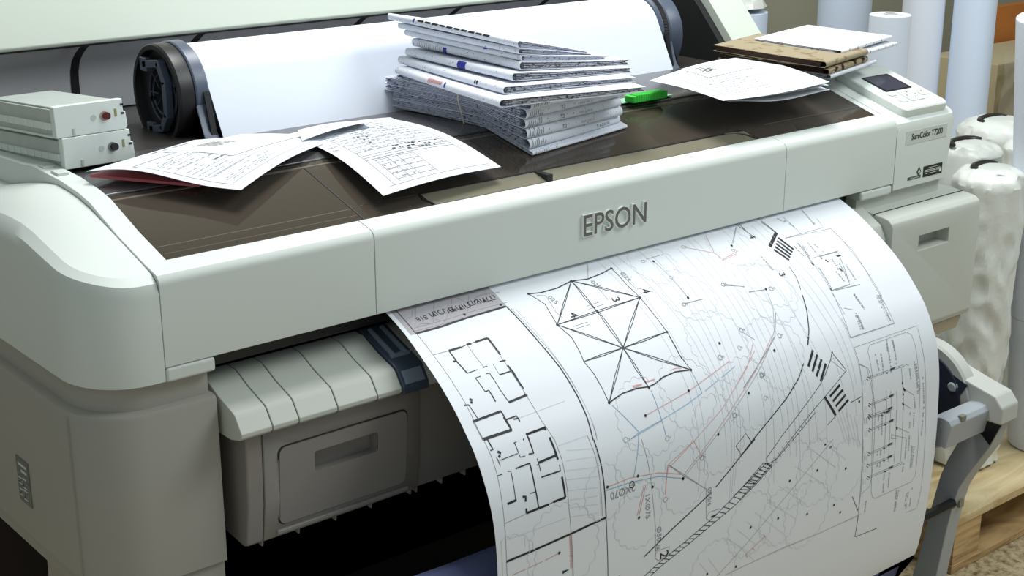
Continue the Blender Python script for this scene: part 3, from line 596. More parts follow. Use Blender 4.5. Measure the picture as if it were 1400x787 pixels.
# drawing printed on the sheet, coordinates in tenths of a millimetre: across, along
SEG = {"t":[[-3743,202,-3745,709,-3724,1110,-3715,1487,-3705,1894,-3708,2250,-3696,2380],[-3697,2401,-3682,2618,-3685,2849,-3712,3122,-3738,3446,-3756,3930,-3756,4134],[-2189,724,-2147,1062,-2088,1479,-2042,1889,-2009,2279,-2003,2599,-2019,2844],[-2679,2654,-2661,2931,-2681,3241,-2694,3556,-2688,3886,-2672,4513],[-2839,1059,-2833,1399,-2824,1748,-2793,2092,-2757,2393,-2684,2663],[-3180,1082,-3178,1312,-3161,1478],[-3012,1465,-3014,1639],[-3729,2123,-3696,2380],[-3726,1092,-3480,1097],[-3723,2123,-3713,2370],[-3737,3441,-3378,3422],[-2155,2748,-2121,3027,-2129,3400,-2141,3838],[-2683,3894,-2670,4146,-2666,4513],[-3719,620,-3222,619,-2722,595,-2170,599],[-3738,671,-3125,675,-2407,648],[-3434,244,-3707,625],[-3156,262,-3410,609],[-2875,280,-3111,592],[-2604,297,-2821,577],[-3241,256,-3529,304,-3619,416,-3743,444],[-3676,618,-3596,578,-3429,626,-3344,561,-3241,646,-3100,522],[-2857,258,-2779,305,-2731,432,-2481,360,-2338,361,-2143,389],[-458,305,-680,572],[-1660,614,-1532,663,-1578,969,-1541,1094],[-652,604,-639,1004],[-105,611,-61,925,182,1074],[-1045,1006,-770,998],[-1050,1063,-776,1055],[-1482,1262,-1216,1257],[-1479,1308,-1214,1303],[2778,2881,2701,2894,2945,3126],[1217,3991,1299,4091],[1310,3934,1392,4033],[1404,3876,1486,3975],[1500,3820,1581,3918],[1597,3763,1677,3860],[1696,3706,1774,3803],[1795,3650,1873,3746],[1896,3594,1973,3689],[1999,3537,2074,3632],[3321,783,4383,830,4407,1119,4374,1540,4371,2055,4371,2232],[4389,821,4425,1321,4339,1964,4358,2688],[4358,2688,3275,2673],[3468,938,3423,1418,3380,1964,3275,2673],[4261,2188,4378,2204],[3326,778,4263,776,4317,560],[3704,786,3718,347],[3285,2833,4862,2839,4856,3177,4869,3561,4880,3821,4906,4245],[3285,2833,3299,3065,3283,3425,3273,3814],[3282,3809,3289,4233,3309,4887,3323,5534],[4906,4238,4943,4921,4986,5633,4947,5993,4661,5976],[3289,2683,4368,2690],[3266,2355,3289,2683],[3496,3872,3545,3490,3557,3146,3563,2963,3635,2877,4570,2880,4673,2946,4697,3141,4691,3455,4725,3783,4730,4198],[3512,3870,3531,4516,3600,5244,3655,5374,3729,5421,4678,5419,4765,5329,4760,4982,4729,4191],[3577,3887,3583,4315,3584,4881,3562,5097,3538,5157,3353,5222],[3300,3089,3477,3198,3510,3318,3536,3590,3584,3895],[3473,3340,4371,3348],[3469,3363,4367,3372],[3319,3347,3321,3368],[3314,3374,3316,3395],[3309,3401,3312,3422],[3368,3359,3370,3380],[3362,3386,3365,3407],[3358,3413,3361,3434],[3480,3763,4067,3756],[3480,3788,4067,3781],[3327,3769,3333,3792],[3327,3798,3333,3821],[3327,3828,3333,3850],[3378,3783,3384,3805],[3378,3812,3384,3834],[3378,3841,3384,3864],[3466,3938,4038,3961],[3467,3964,4040,3988],[3313,3944,3320,3967],[3314,3974,3322,3997],[3315,4003,3323,4027],[3364,3957,3372,3981],[3366,3987,3373,4011],[3367,4017,3375,4041],[3484,3968,3974,4002],[3485,3993,3976,4028],[3330,3973,3337,3996],[3331,4003,3339,4026],[3333,4033,3340,4056],[3382,3987,3389,4010],[3383,4017,3391,4040],[3385,4047,3392,4070],[3495,4173,4084,4172],[3496,4199,4086,4198],[3341,4177,3348,4201],[3342,4208,3350,4231],[3344,4238,3351,4261],[3393,4192,3400,4215],[3394,4222,3402,4245],[3396,4252,3404,4276],[3493,4565,4078,4562],[3495,4592,4080,4589],[3338,4568,3346,4592],[3341,4599,3349,4624],[3343,4631,3352,4655],[3391,4583,3399,4608],[3394,4615,3402,4639],[3396,4646,3405,4670],[3489,4760,4101,4779],[3492,4788,4104,4806],[3334,4763,3343,4787],[3337,4794,3346,4819],[3341,4826,3350,4851],[3387,4779,3396,4803],[3391,4810,3400,4835],[3394,4842,3404,4867],[3514,4975,4364,4979],[3517,5003,4368,5007],[3358,4977,3368,5002],[3362,5009,3372,5034],[3366,5041,3376,5066],[3412,4993,3422,5018],[3416,5025,3426,5051],[3420,5058,3430,5083],[3856,3650,3874,3972],[3857,3960,3857,4829],[3970,3679,3991,4003],[3974,3991,3978,4865],[4118,3716,4143,4043],[4125,4031,4134,4911],[4284,3758,4313,4088],[4296,4076,4310,4963],[4266,3375,4285,3886],[4334,3749,4574,3906],[4306,3978,4500,4105],[4371,3348,4464,3391],[4161,4334,4496,4513],[4154,4473,4435,4592],[4016,4413,4154,4473,4158,4518,4021,4485,4016,4413],[3518,1268,4142,1271],[3433,2212,3620,2292],[3364,1923,3385,2308],[2572,4086,2216,4290,1449,4726,725,5160,100,5504],[3403,5588,2346,5582,1536,5540,286,5544],[3301,4289,3335,5172,3327,5971],[3275,3093,3445,3181,3565,3857],[-1514,2992,-869,2894],[1744,2308,1141,2720,463,3118,-224,3519,-626,3756],[-879,3503,-189,4052],[-894,3495,-632,3724,-188,4047],[-1289,3033,-1256,3398,-1221,3897,-1177,4289,-1173,4754],[-188,4047,-185,4492,-84,4577],[-1174,4714,-1126,4666,-908,4682,-912,4778,-1004,4825,-1121,4819,-1179,4765],[-185,4492,-122,4420,90,4434],[537,481,902,475],[625,559,669,922],[669,922,676,1330],[552,1404,917,1415],[2649,304,2212,652],[1488,1302,1811,1417],[1504,1282,1802,1427],[1805,1529,2147,1564],[2147,1564,2065,1849,1820,2219,1604,2395],[1220,2082,1374,2246],[543,1413,912,1420],[1408,1286,1788,1409],[1808,1515,2151,1564],[2281,618,2660,304]],"K":[[-3747,712,-3340,711,-2918,679,-2535,670,-2232,662],[-3756,3932,-3282,3926,-2672,3906,-2321,3887,-2075,3878],[-3480,1097,-3283,1097],[-3180,1082,-3115,1084],[-3038,1078,-2831,1072],[-2831,1072,-2822,1367],[-3521,1270,-3467,1276],[-2822,1545,-2804,1664,-2806,1872],[-3100,2027,-2784,2006],[-3618,1829,-3589,1861],[-3627,1871,-3607,1892],[-3729,2123,-3270,2105],[-3696,2380,-3243,2375],[-2764,2470,-2764,2509],[-3713,2370,-3247,2371],[-3572,2571,-3529,2604],[-3579,2621,-3558,2648],[-3060,2487,-2739,2480],[-2743,2615,-2728,2753,-2722,2913],[-3025,2868,-2727,2854],[-2728,3135,-2733,3405],[-2733,3405,-2933,3404],[-3012,3412,-3377,3415],[-3377,3415,-3372,3356],[-3643,3219,-3496,3211],[-3396,3202,-3349,3211,-3364,3271],[-3136,2525,-3127,2536],[4272,3606,4276,3650],[4284,3715,4341,3772],[4284,3800,4291,3834],[4271,3947,4308,4000],[4144,4318,4163,4367],[4005,1358,4100,1364],[3721,1365,3748,1415],[3873,1573,3876,1636],[3396,1855,3393,1900],[3403,1354,3409,1400],[3659,1315,3694,1315],[2371,4127,2402,4116],[2496,4204,2536,4193]],"k":[[-2232,662,-2191,974,-2146,1409,-2089,1796,-2055,2206,-2058,2528,-2084,2827],[-2072,2830,-2061,3178,-2071,3526,-2075,3878],[-3480,1097,-3476,1291,-3441,1487],[-2897,1459,-2803,1466],[-3014,1639,-2832,1634],[-2822,1545,-2791,1914],[-2815,1982,-2795,2024],[-3348,1801,-3289,1796,-3280,1965],[-3735,1891,-3672,1903],[-3270,2105,-3243,2375],[-3256,2229,-3086,2223,-3074,2304],[-3072,2488,-2752,2479],[-3063,2471,-3053,2561],[-3723,2123,-3501,2124],[-3277,2188,-3251,2378],[-3149,2252,-3071,2260,-3077,2301],[-3644,2389,-3624,2530,-3666,2531],[-2739,2480,-2757,2516],[-3060,2487,-3056,2736,-3135,2727],[-2736,2817,-2735,2857],[-3046,3052,-2728,3057,-2719,2980],[-3180,3422,-3178,3124,-3162,2837],[-3162,2837,-3393,2842],[-1758,552,-1565,586,-1266,583,-952,523],[-952,523,-677,564,-420,537,-152,483],[-1619,2441,-1343,2381,-1076,2377,-865,2409],[-865,2409,-741,2396,-554,2346,-306,2330,-30,2371],[2762,1822,2661,2082,2504,2358,2341,2569],[2418,2457,2335,2575],[2122,2803,1939,2976,1590,3196,1188,3395,768,3615,328,3892],[832,3605,530,3766,8,4081],[-80,4133,-393,4257,-903,4455,-1397,4672],[-2104,4892,-1834,4795],[3995,3354,4101,3350],[3875,3366,3923,3386],[3926,3767,4032,3764],[3808,3778,3860,3800],[3900,3967,4005,3965],[3782,3979,3836,4002],[3849,4006,3955,4004],[3732,4017,3786,4040],[3943,4181,4049,4180],[3825,4192,3879,4216],[3937,4571,4044,4571],[3819,4581,3874,4606],[3956,4785,4063,4785],[3838,4794,3894,4820],[4008,4986,4115,4987],[3889,4996,3946,5022]],"m":[[-2075,3878,-2064,4291,-2055,4731],[-3441,1487,-3271,1479],[-3183,1471,-3107,1471],[-3283,1097,-3180,1082,-3038,1078],[-3134,1627,-3129,1833,-3100,2027],[-3197,1569,-3136,1578,-3142,1656],[-3371,1583,-3287,1582],[-3371,1583,-3348,1801],[-3672,1903,-3642,2099],[-3031,2814,-3032,2978],[-3064,2883,-3045,2896],[-2933,3404,-3012,3412],[-3521,2839,-3472,2854,-3509,3202],[-3273,3194,-3188,3198],[-3696,2851,-3606,2851],[-3294,2675,-3589,2683],[-3615,2632,-3598,2746],[-3298,2536,-3248,2534],[-3284,2540,-3273,2728,-3194,2734],[-3753,224,-3752,458,-3757,720],[-152,483,-152,838,-107,1106],[-107,1106,-96,1469,-80,1748],[-80,1748,-85,1998,-91,2190],[-1758,552,-1649,792,-1702,1168],[-952,523,-1356,853,-1702,1168],[-952,523,-1338,868,-1702,1168],[-952,523,-984,854,-952,1149],[-952,523,-945,840,-952,1149],[-952,523,-556,832,-107,1106],[-952,523,-532,810,-107,1106],[-1702,1168,-931,1154,-107,1106],[-1702,1168,-918,1122,-107,1106],[-1702,1168,-1350,1491,-948,1786],[-1702,1168,-1328,1473,-948,1786],[-948,1786,-538,1470,-107,1106],[-948,1786,-563,1450,-107,1106],[-948,1786,-524,1781,-80,1748],[-948,1786,-516,1753,-80,1748],[-952,1149,-970,1483,-948,1786],[-930,1140,-928,1477,-935,1789],[-950,1784,-1314,2113,-1619,2441],[-950,1784,-1286,2128,-1619,2441],[-950,1784,-940,2111,-873,2422],[-950,1784,-903,2103,-873,2422],[-950,1784,-518,2089,-30,2371],[-950,1784,-491,2066,-30,2371],[-950,1784,-1317,1780,-1683,1806],[-950,1784,-1325,1809,-1683,1806],[-90,1827,-92,2124,-30,2371],[-1705,1173,-1628,1417,-1650,1655,-1680,1806],[-1683,1806,-1633,2004,-1618,2222,-1619,2441],[3204,329,3235,490,3249,639],[2919,1307,2893,1511,2802,1732],[436,3599,654,3473,758,3627],[436,3599,544,3765],[2792,2772,2707,2880,2515,3054,2327,3194,1903,3427,1422,3702,1061,3959,1084,4038,1151,4057,1262,4032,1784,3706,2122,3514,2425,3374,2690,3252,2982,3119,2799,2838,2792,2772],[1062,4031,716,4186,374,4332],[1218,4057,934,4220,546,4404],[1062,4031,1197,4115],[992,4062,1133,4142],[923,4092,1070,4169],[853,4122,1006,4196],[784,4153,943,4223],[715,4183,880,4250],[647,4213,817,4276],[578,4243,754,4303],[510,4273,692,4330],[442,4303,630,4356],[1262,4048,2165,3557],[1006,4008,675,4190,314,4372,-41,4525,-558,4700,-1061,4845,-1387,4968],[1177,4125,825,4302,388,4488,-38,4619,-555,4781,-1058,4926,-1254,5002],[1006,4008,1177,4125],[899,4066,1068,4180],[794,4125,959,4235],[689,4183,851,4289],[584,4236,743,4337],[480,4288,636,4382],[377,4340,529,4428],[274,4389,423,4473],[171,4433,318,4510],[69,4477,213,4542],[-32,4521,109,4574],[-133,4556,5,4606],[-233,4589,-97,4638],[-332,4623,-199,4669],[-431,4656,-301,4701],[-529,4690,-402,4732],[-626,4719,-502,4764],[-723,4748,-602,4794],[-820,4775,-701,4823],[-916,4803,-799,4851],[-1012,4831,-897,4879],[-1106,4862,-995,4908],[-1201,4898,-1092,4939],[-1294,4933,-1188,4976],[-1303,4989,-1554,5092],[2983,3616,3256,3589],[2435,3825,2628,3735],[3420,3319,3476,3357],[3401,3351,3440,3380],[4005,3340,4111,3336],[3423,3740,3487,3782],[3410,3774,3454,3807],[3933,3751,4038,3749],[3408,3914,3473,3957],[3396,3949,3443,3983],[3906,3951,4011,3949],[3425,3944,3491,3987],[3413,3979,3460,4012],[3855,3990,3960,3988],[3435,4148,3502,4192],[3424,4183,3471,4218],[3949,4165,4055,4164],[3432,4539,3501,4585],[3422,4575,3471,4611],[3943,4555,4049,4555],[3428,4734,3498,4781],[3419,4770,3468,4807],[3961,4768,4068,4768],[3452,4948,3523,4996],[3444,4985,3494,5022],[4012,4970,4119,4970],[3123,5195,3309,5496],[3326,5964,3340,5598],[3337,5974,3919,6011],[-86,4510,20,4510],[2770,263,2757,432],[2709,232,2777,634],[3231,188,3267,671]],"g":[[-2131,742,-2084,1173,-2058,1590,-2024,2003,-2007,2368,-1999,2795],[-3750,3652,-2758,3672],[-3446,3696,-3448,3830],[-2551,2841,-2041,2950],[-2596,2962,-2075,3048],[-2637,3082,-2115,3179],[-2669,3192,-2144,3296],[-2701,3327,-2171,3437],[-2663,3458,-2187,3546],[-2678,3561,-2199,3653],[-2690,3679,-2208,3769],[-2657,2746,-2155,2748],[-3124,2261,-2284,2233],[-2079,2958,-2156,3583,-2162,3825],[4261,2188,4248,2680],[1209,5547,3326,5602],[2089,4116,2657,4559],[1700,4264,2407,4769],[1358,4477,1979,4949],[1119,4650,1801,5150],[841,4727,1502,5281],[660,4805,1281,5379],[481,4884,926,5285],[460,5098,919,5541],[267,4950,825,5393],[-116,5121,172,5502],[-291,5141,-93,5378],[2588,3587,2883,4236],[2680,3637,2954,4269],[2775,3687,3024,4302],[2870,3738,3095,4335],[2966,3789,3166,4369],[3065,3841,3238,4402],[2435,3850,2013,3991],[2015,4056,2657,4569],[2248,3992,2897,4505]],"r":[[-2715,3893,-2703,4058,-2696,4214,-2701,4394],[-2723,3904,-2672,3917],[-2723,3928,-2673,3940],[-2723,3951,-2673,3964],[-2723,3975,-2674,3988],[-2723,3999,-2674,4012],[-2723,4023,-2674,4035],[-2723,4047,-2674,4059],[-2723,4071,-2675,4083],[-2722,4095,-2675,4107],[-2722,4119,-2675,4131],[-2722,4144,-2675,4155],[-2721,4168,-2675,4179],[-2721,4192,-2676,4203],[-2721,4216,-2676,4227],[-2721,4240,-2676,4252],[-2721,4264,-2676,4276],[-2720,4289,-2677,4300],[-2720,4313,-2677,4324],[-2720,4337,-2677,4348],[-2720,4361,-2677,4372],[-3670,4143,-3448,4136],[-3404,4138,-3178,4125],[-3132,4126,-2925,4107],[-379,2289,-294,2280,-170,2306],[-1130,2354,-970,2360],[672,5368,1105,5190],[707,5352,734,5418],[832,5296,896,5361],[1064,5156,1108,5219],[-1108,2757,-245,2644,725,2424],[1716,2284,1116,2683,433,3081,-240,3486,-603,3704],[1315,2285,990,2591,289,3015,-325,3289,-917,3498,-986,3884],[-369,3306,-250,3570],[-2016,3477,-1599,3473,-1079,3552,-662,3693],[-883,3536,-325,3289],[-895,3500,-967,3725,-976,3947],[-1336,3640,-1484,4040],[-1367,3631,-1516,4029],[1790,878,2159,821],[1382,449,1779,702,1824,854,2232,780],[1960,319,1779,702],[1268,2401,634,2808]],"v":[[-1126,2333,-960,2344],[-878,2335,-712,2336]],"Z":[[2400,2667,2197,2871],[2456,2750,2252,2959],[2515,2834,2310,3048],[2576,2918,2372,3137],[2777,3292,2524,3405],[2826,3379,2578,3493],[2880,3469,2636,3584],[2938,3560,2698,3676],[2400,3383,2628,3725],[3200,738,3286,1026],[3126,787,3220,1067],[3054,834,3155,1108],[2983,881,3090,1148],[2913,928,3025,1189]],"Z2":[[3249,639,2887,859]],"G":[[3479,929,3480,1223],[3654,1280,4103,1284,3843,1886,3390,1892],[3477,1905,4054,1936],[2036,1965,1777,2301,1149,2652,791,2848]],"b":[[-1516,2997,-1308,2941,-865,2884,-359,2805,1,2722],[68,2709,379,2623],[449,2610,772,2521],[-35,2379,1,2722],[-858,2462,-856,2863,-853,3119],[-1308,2941,-1402,3166,-1546,3488],[-1588,2485,-1303,2928],[-2047,3515,-1607,3532,-1084,3602,-642,3760]]}
STY = {'K': (3.0, 1), 'k': (1.8, 1), 'm': (1.0, 1), 't': (0.62, 2), 'g': (0.6, 3), 'G': (1.2, 2), 'r': (0.8, 4), 'b': (0.9, 5), 'v': (1.6, 4), 'Z': (4.2, 1), 'Z2': (5.5, 1)}
DOTS = [[625,559],[2212,652],[676,1330],[2154,1560],[674,1331],[705,2140],[1640,2489],[-1108,2757],[-224,2632],[860,2941],[108,3341],[-642,3760],[-1466,3486],[-2016,3477],[-1484,4069],[-635,3768],[-2897,4103],[1636,2490],[3192,3653],[2903,4655],[2219,4482],[1590,4464],[762,4941],[1366,4994],[2040,5144],[500,5486],[-110,5389],[2901,4657],[2854,5377],[2681,5196],[-2904,616],[-2289,613],[-1758,552],[-1702,1168],[-107,1106],[-80,1748],[-152,483],[-952,1149],[-948,1786],[-1619,2441],[-873,2422],[-30,2371],[-1218,3712],[-952,523]]
TREES = [[723,1274,52],[591,598,46],[681,2140,62],[2157,1588,62],[1686,2504,62],[-1088,2774,60],[-245,2644,58],[107,3347,62],[860,2941,58],[-1484,4040,52],[-602,3783,52],[-1512,3397,40],[2217,646,50],[16,5389,55],[760,4907,56],[1393,4988,50],[2019,5135,60],[1626,4393,58],[2225,4516,58],[2893,4657,54],[-2832,4091,70],[-3710,4054,50],[-2061,3545,42],[2285,1493,45]]
TAPS = [[457,507,3],[1366,433,3.2],[2157,744,3],[1455,1287,3],[511,1419,3],[669,922,3],[1456,1286,3.2],[2263,1575,3.6],[526,1416,3],[1225,2053,3.4],[574,2341,3.6],[1875,2314,3.4],[1210,2772,3.4],[1452,1285,3],[2240,1579,3.6],[1872,2305,3.4],[1222,2060,3],[1017,2292,3],[-1556,2972,3.6],[-841,3145,3.4],[594,2333,3.6],[1210,2759,3.4],[482,3167,3.4],[-251,3576,3.4],[-983,3965,3.6],[-245,3580,3.2],[1230,2757,3.2],[1158,3087,3],[486,3169,3.2],[-1592,3577,3.2]]
ROWS = [[4199,2923,4163,3309],[4039,2949,4013,3398],[3845,3060,3821,3372],[3714,3039,3721,3307],[4605,3361,4676,3911],[4648,3403,4709,3865],[4472,3445,4490,3618],[4796,3629,4852,4208],[4575,3939,4625,4170],[4261,2465,4307,2650],[3596,2377,3567,2610],[3623,2384,3615,2611],[4488,4171,4489,4434],[4592,4199,4593,4440],[4838,4264,4821,4660],[4497,4525,4501,4861],[4420,4614,4428,4953],[4647,4790,4630,5149],[4593,4775,4599,5175],[4403,5013,4390,5157],[3901,5043,3923,5391],[4037,5062,4048,5338],[3494,5391,3497,5591],[4345,5478,4319,5846],[4290,5461,4312,5843],[4722,5550,4726,5884],[4626,5590,4625,5899],[4576,5598,4594,5841],[3761,3999,3766,4366],[3679,3999,3667,4081],[3690,4194,3679,4277],[3685,4603,3674,4666],[3706,4807,3697,4871],[3767,4605,3764,4736],[3772,4804,3766,4891],[4231,300,4141,675],[4159,626,4208,728],[3584,346,3686,620],[3666,429,3713,610],[3524,1003,3394,1381],[3681,981,3662,1209],[3778,1038,3822,1219],[3352,974,3373,1195],[3891,1536,3884,1730],[4053,1547,4024,1844],[3750,1614,3776,1812],[3866,1383,3826,1605],[3814,2053,3855,2310],[4328,2197,4335,2415],[4269,2183,4240,2400],[3937,1506,3871,1854],[3469,1473,3417,1860],[3799,2063,3845,2327],[3628,2348,3618,2620],[4293,2214,4297,2640],[3648,2388,3632,2640],[4063,2887,4013,3062],[4180,2914,4180,3100],[2562,983,2571,1283]]
CONT = [[-211,266,4041,-349,18],[-43,164,3812,-374,-33],[104,200,3679,179,-188],[278,790,4516,4,-52],[489,151,4374,-197,-178],[602,439,4306,-273,41],[798,510,3876,-356,-220],[937,848,3684,-180,43],[1117,430,4271,89,-128],[1289,678,4400,111,-106],[1479,230,3669,130,-174],[1614,143,4069,135,37],[1803,445,4112,16,40],[1942,1024,4511,-68,82],[2084,872,4035,295,161],[2262,524,4070,-384,-19],[2420,229,3094,138,-185],[2590,530,4394,-344,-25],[2773,1072,4311,205,-111],[2930,495,4415,270,-175],[3081,355,3373,-61,45],[3251,105,3670,-142,33]]
MARKS = [["4",-1354,1091,11],["3",-516,1031,11],["4",62,1032,11],["3",2661,1399,10],["4",2731,585,10],["2",-1013,4767,13],["1",-33,4501,10],["\u00d825",-55,695,8],["025",-1479,762,8],["025",-632,699,8],["\u00d850",-1112,4425,9],["/6",-1143,4621,9],["\u00d850/6",-124,4184,8],["2X\u00d870",-1757,3612,11],["1X\u00d875",-1321,3953,9],["O",-1591,3570,8]]
TITLE = [["818",-3509,489,10],["\u05ea\u05d5\u05db\u05e0\u05d9\u05ea",-3173,471,13],["\u05e4\u05d9\u05ea\u05d5\u05d7",-2890,478,13],["\u05de\u05e9\u05ea\u05dc\u05d4",-2495,457,13]]
u = 1e-4
b0, b1 = [(-3760, 716), (-2223, 652)]
ink_poly([(XL+0.0065, 0.010), (b1[0]*u, 0.010), (b1[0]*u, b1[1]*u*0.5), (b1[0]*u, b1[1]*u), ((b0[0]+b1[0])/2*u, (b0[1]+b1[1])/2*u), (XL+0.0065, b0[1]*u)], 6, 0.0002) if False else None
for k in range(12):
    t0, t1 = k/12, (k+1)/12; xa, xb = XL+0.0068, b1[0]*u
    sa = b0[1]*u
    ink_poly([(xa, 0.006+(sa-0.006)*t0), (xb, 0.006+(b1[1]*u-0.006)*t0), (xb, 0.006+(b1[1]*u-0.006)*t1), (xa, 0.006+(sa-0.006)*t1)], 6, 0.00018)
for st, lines in SEG.items():
    w, mi = STY[st]
    for l in lines: ink_line([(l[i]*u, l[i+1]*u) for i in range(0, len(l), 2)], w*1e-3, mi)
for x, s in DOTS: ink_poly([(x*u+0.0021*cos(a*pi/5), s*u+0.0021*sin(a*pi/5)) for a in range(10)], 1, 0.0005)
ink_poly([(x*u, s*u) for x, s in [(-2852, 4370), (-2729, 4384), (-2847, 4415)]], 1, 0.0005)
dr = random.Random(5)
for x, s, r in TREES:
    n = 9+r//6; pts = []; R0 = r*1e-3*0.80; mi = 3
    for k in range(n*6):
        a = 2*pi*k/(n*6); rr = R0*(1+0.10*abs(sin(a*n/2+dr.uniform(-.1, .1)))+0.03*sin(3*a+x)); pts.append((min(max(x*u+rr*cos(a), XL+0.008), XR-0.002), max(0.004, min(s*u+rr*1.05*sin(a), AL[-1]-0.003))))
    ink_line(pts, 0.0007, mi, True)
for x, s, r in TAPS:
    ink_line([(x*u+r*1e-3*cos(a*pi/6), s*u+r*1e-3*sin(a*pi/6)) for a in range(12)], 0.0006, 2, True)
    ink_line([(x*u+r*1e-3, s*u), (x*u+r*1.8e-3, s*u-0.001), (x*u+r*1.9e-3, s*u+0.0022)], 0.0006, 2)
for xa, sa, xb, sb in ROWS:
    L_ = hypot(xb-xa, sb-sa)*u or 1e-4; t = 0.0; dx, ds = (xb-xa)*u/L_, (sb-sa)*u/L_
    while t < L_:
        k = dr.uniform(0.0012, 0.0042)
        if dr.random() > 0.15:
            for o in (-0.0010, 0.0009): ink_line([(xa*u+dx*t+ds*o, sa*u+ds*t-dx*o), (xa*u+dx*min(t+k, L_)+ds*o+dr.uniform(-3e-4, 3e-4), sa*u+ds*min(t+k, L_)-dx*o)], 0.0007, 2)
            ink_line([(xa*u+dx*t+ds*0.001, sa*u+ds*t-dx*0.001), (xa*u+dx*t-ds*0.001, sa*u+ds*t+dx*0.001)], 0.0007, 2)
        t += k+dr.uniform(0.0006, 0.0022)
for x, s0, s1, d0, d1 in CONT:
    ink_line([(x*u+0.012*sin(k*0.35+x*0.0015)+d0*u*k/8*0.6, (s0+(s1-s0)*k/8)*u) for k in range(9)], 0.0006, 3)
for t, x, s, h in MARKS: ink_text(t, x*u, s*u, h*1.75e-3 if len(t) == 1 else h*1.35e-3, -90 if len(t) == 1 else (180 if t.startswith('2X') else -90 if t[0] not in '0' else -75), 1 if len(t) == 1 else 2)
for t, x, s, h in TITLE: ink_text(t[::-1] if t != '818' else t, x*u, s*u, h*1e-3*1.15, 180, 1, sx=1.0)

MATS_P = [PAPER, INK, GINK, LINK, RINK, BINK, VINK]
plan = pm.build('printed_site_plan', MATS_P, None, flat=True, angle=60)
tag(plan, 'wide white sheet with a printed site plan curving out of the printer slot', 'plan')

# ------------------------------------------------------------------ paper roll with its two adapters
RO = thing('paper_roll', 'big white roll of plotter paper lying in the open top of the printer', 'paper roll', (0.055, 0.50, 0.985))
cy, cz, R = 0.490, 1.0115, 0.0695
arc = [(cy+R*cos(a), cz+R*sin(a)) for a in [radians(168-(168+140)*k/60) for k in range(61)]]   # front, over the top, round the back
web = [(0.384, 0.950), (0.3955, 0.968), (0.404, 0.985)]
body = [(0.3835, 0.925)]+web+arc
m = MB(); m.prism([(cy+R*cos(2*pi*k/72), cz+R*sin(2*pi*k/72)) for k in range(72)], -0.402, 0.512)
m.build('roll_paper', ROLLP, RO, angle=40)
m = MB(); outer = [(0.3795, 0.950)]+[(cy+(R+0.0008)*cos(radians(a)), cz+(R+0.0008)*sin(radians(a))) for a in (151.5, 146, 140, 130)]
m.prism(outer+[(y+0.0005, z-0.0003) for y, z in outer[::-1]], -0.402, 0.512); m.build('paper_web', ROLLP, RO, angle=60)
def adapter(x0, s, lab):
    """x0: face against the roll, s: outward direction"""
    H = MB(); c = (x0, cy, cz)
    H.lathe([(0.03, 0), (0.0735, 0), (0.0765, s*0.003), (0.0765, s*0.020), (0.0750, s*0.022), (0.03, s*0.022)], c, 'x', 64)
    h = H.build('adapter_ring', SLATE, RO, angle=30); h['label'] = lab
    D = MB(); D.lathe([(0.068, s*0.0215), (0.0735, s*0.022), (0.0745, s*0.026), (0.0745, s*0.044), (0.0725, s*0.047), (0.066, s*0.047), (0.064, s*0.036), (0.046, s*0.034), (0.044, s*0.030), (0.02, s*0.030)], c, 'x', 64)
    d = D.build('adapter_disc', BLACK, RO, angle=30)
    for rr in (0.030, 0.041):
        D2 = MB(); D2.tube([(x0+s*0.035, cy+rr*cos(2*pi*k/32), cz+rr*sin(2*pi*k/32)) for k in range(32)], 0.0025, 6, loop=True); D2.build('hub_ring', SLATED, d)
    D3 = MB()
    for k in range(8):
        a = 2*pi*k/8; D3.tube([(x0+s*0.036, cy+0.012*cos(a), cz+0.012*sin(a)), (x0+s*0.036, cy+0.042*cos(a), cz+0.042*sin(a))], 0.0014, 5)
    D3.build('hub_spokes', SLATED, d)
    # locking lever: bent bar across the disc
    L = MB(); pth = [(0.022, -0.052), (-0.014, -0.046), (-0.030, -0.026), (-0.030, 0.022), (-0.014, 0.048), (0.030, 0.042)]
    for (a, b_), (a2, b2) in zip(pth[:-1], pth[1:]):
        dx, dz = a2-a, b2-b_; l = hypot(dx, dz); nx, nz = -dz/l*0.0055, dx/l*0.0055; ex, ez = dx/l*0.003, dz/l*0.003
        q = [(cy+a-ex+nx, cz+b_-ez+nz), (cy+a2+ex+nx, cz+b2+ez+nz), (cy+a2+ex-nx, cz+b2+ez-nz), (cy+a-ex-nx, cz+b_-ez-nz)]
        L.prism(q, x0+s*0.038, x0+s*0.050)
    for a, b_ in (pth[0], pth[-1]): L.box(x0+s*0.040-0.002, x0+s*0.052+0.002, cy+a-0.010, cy+a+0.010, cz+b_-0.010, cz+b_+0.010)
    L.build('locking_lever', SLATE, d, bevel=0.0015)
    # foot block resting on the deck
    F = MB(); F.prism([(cy-0.077, cz-0.006), (cy-0.090, 0.970), (cy-0.100, 0.958), (cy+0.05, 0.958), (cy+0.05, cz-0.07), (cy-0.05, cz-0.05)], x0+s*0.001, x0+s*0.024)
    f = F.build('adapter_foot', SLATE, RO, bevel=0.0015)
    F = MB(); F.prism([(cy-0.0765, cz+0.012), (cy-0.0785, cz+0.012), (cy-0.0955, 0.964), (cy-0.0925, 0.964)], x0+s*0.003, x0+s*0.012); F.build('foot_pad', BLACK, f)
    return h
adapter(-0.4025, -1, 'slate blue ring')
T = adapter(0.5125, 1, 'slate blue ring')
m = MB()
c = (0.5125, cy, cz)
for k in range(60):
    a = radians(95+k*2.0)
    m.tube([(0.5125+0.006, c[1]+0.0768*cos(a), c[2]+0.0768*sin(a)), (0.5125+0.017, c[1]+0.0768*cos(a), c[2]+0.0768*sin(a))], 0.0011, 5)
m.build('grip_ribs', BLACK, T)
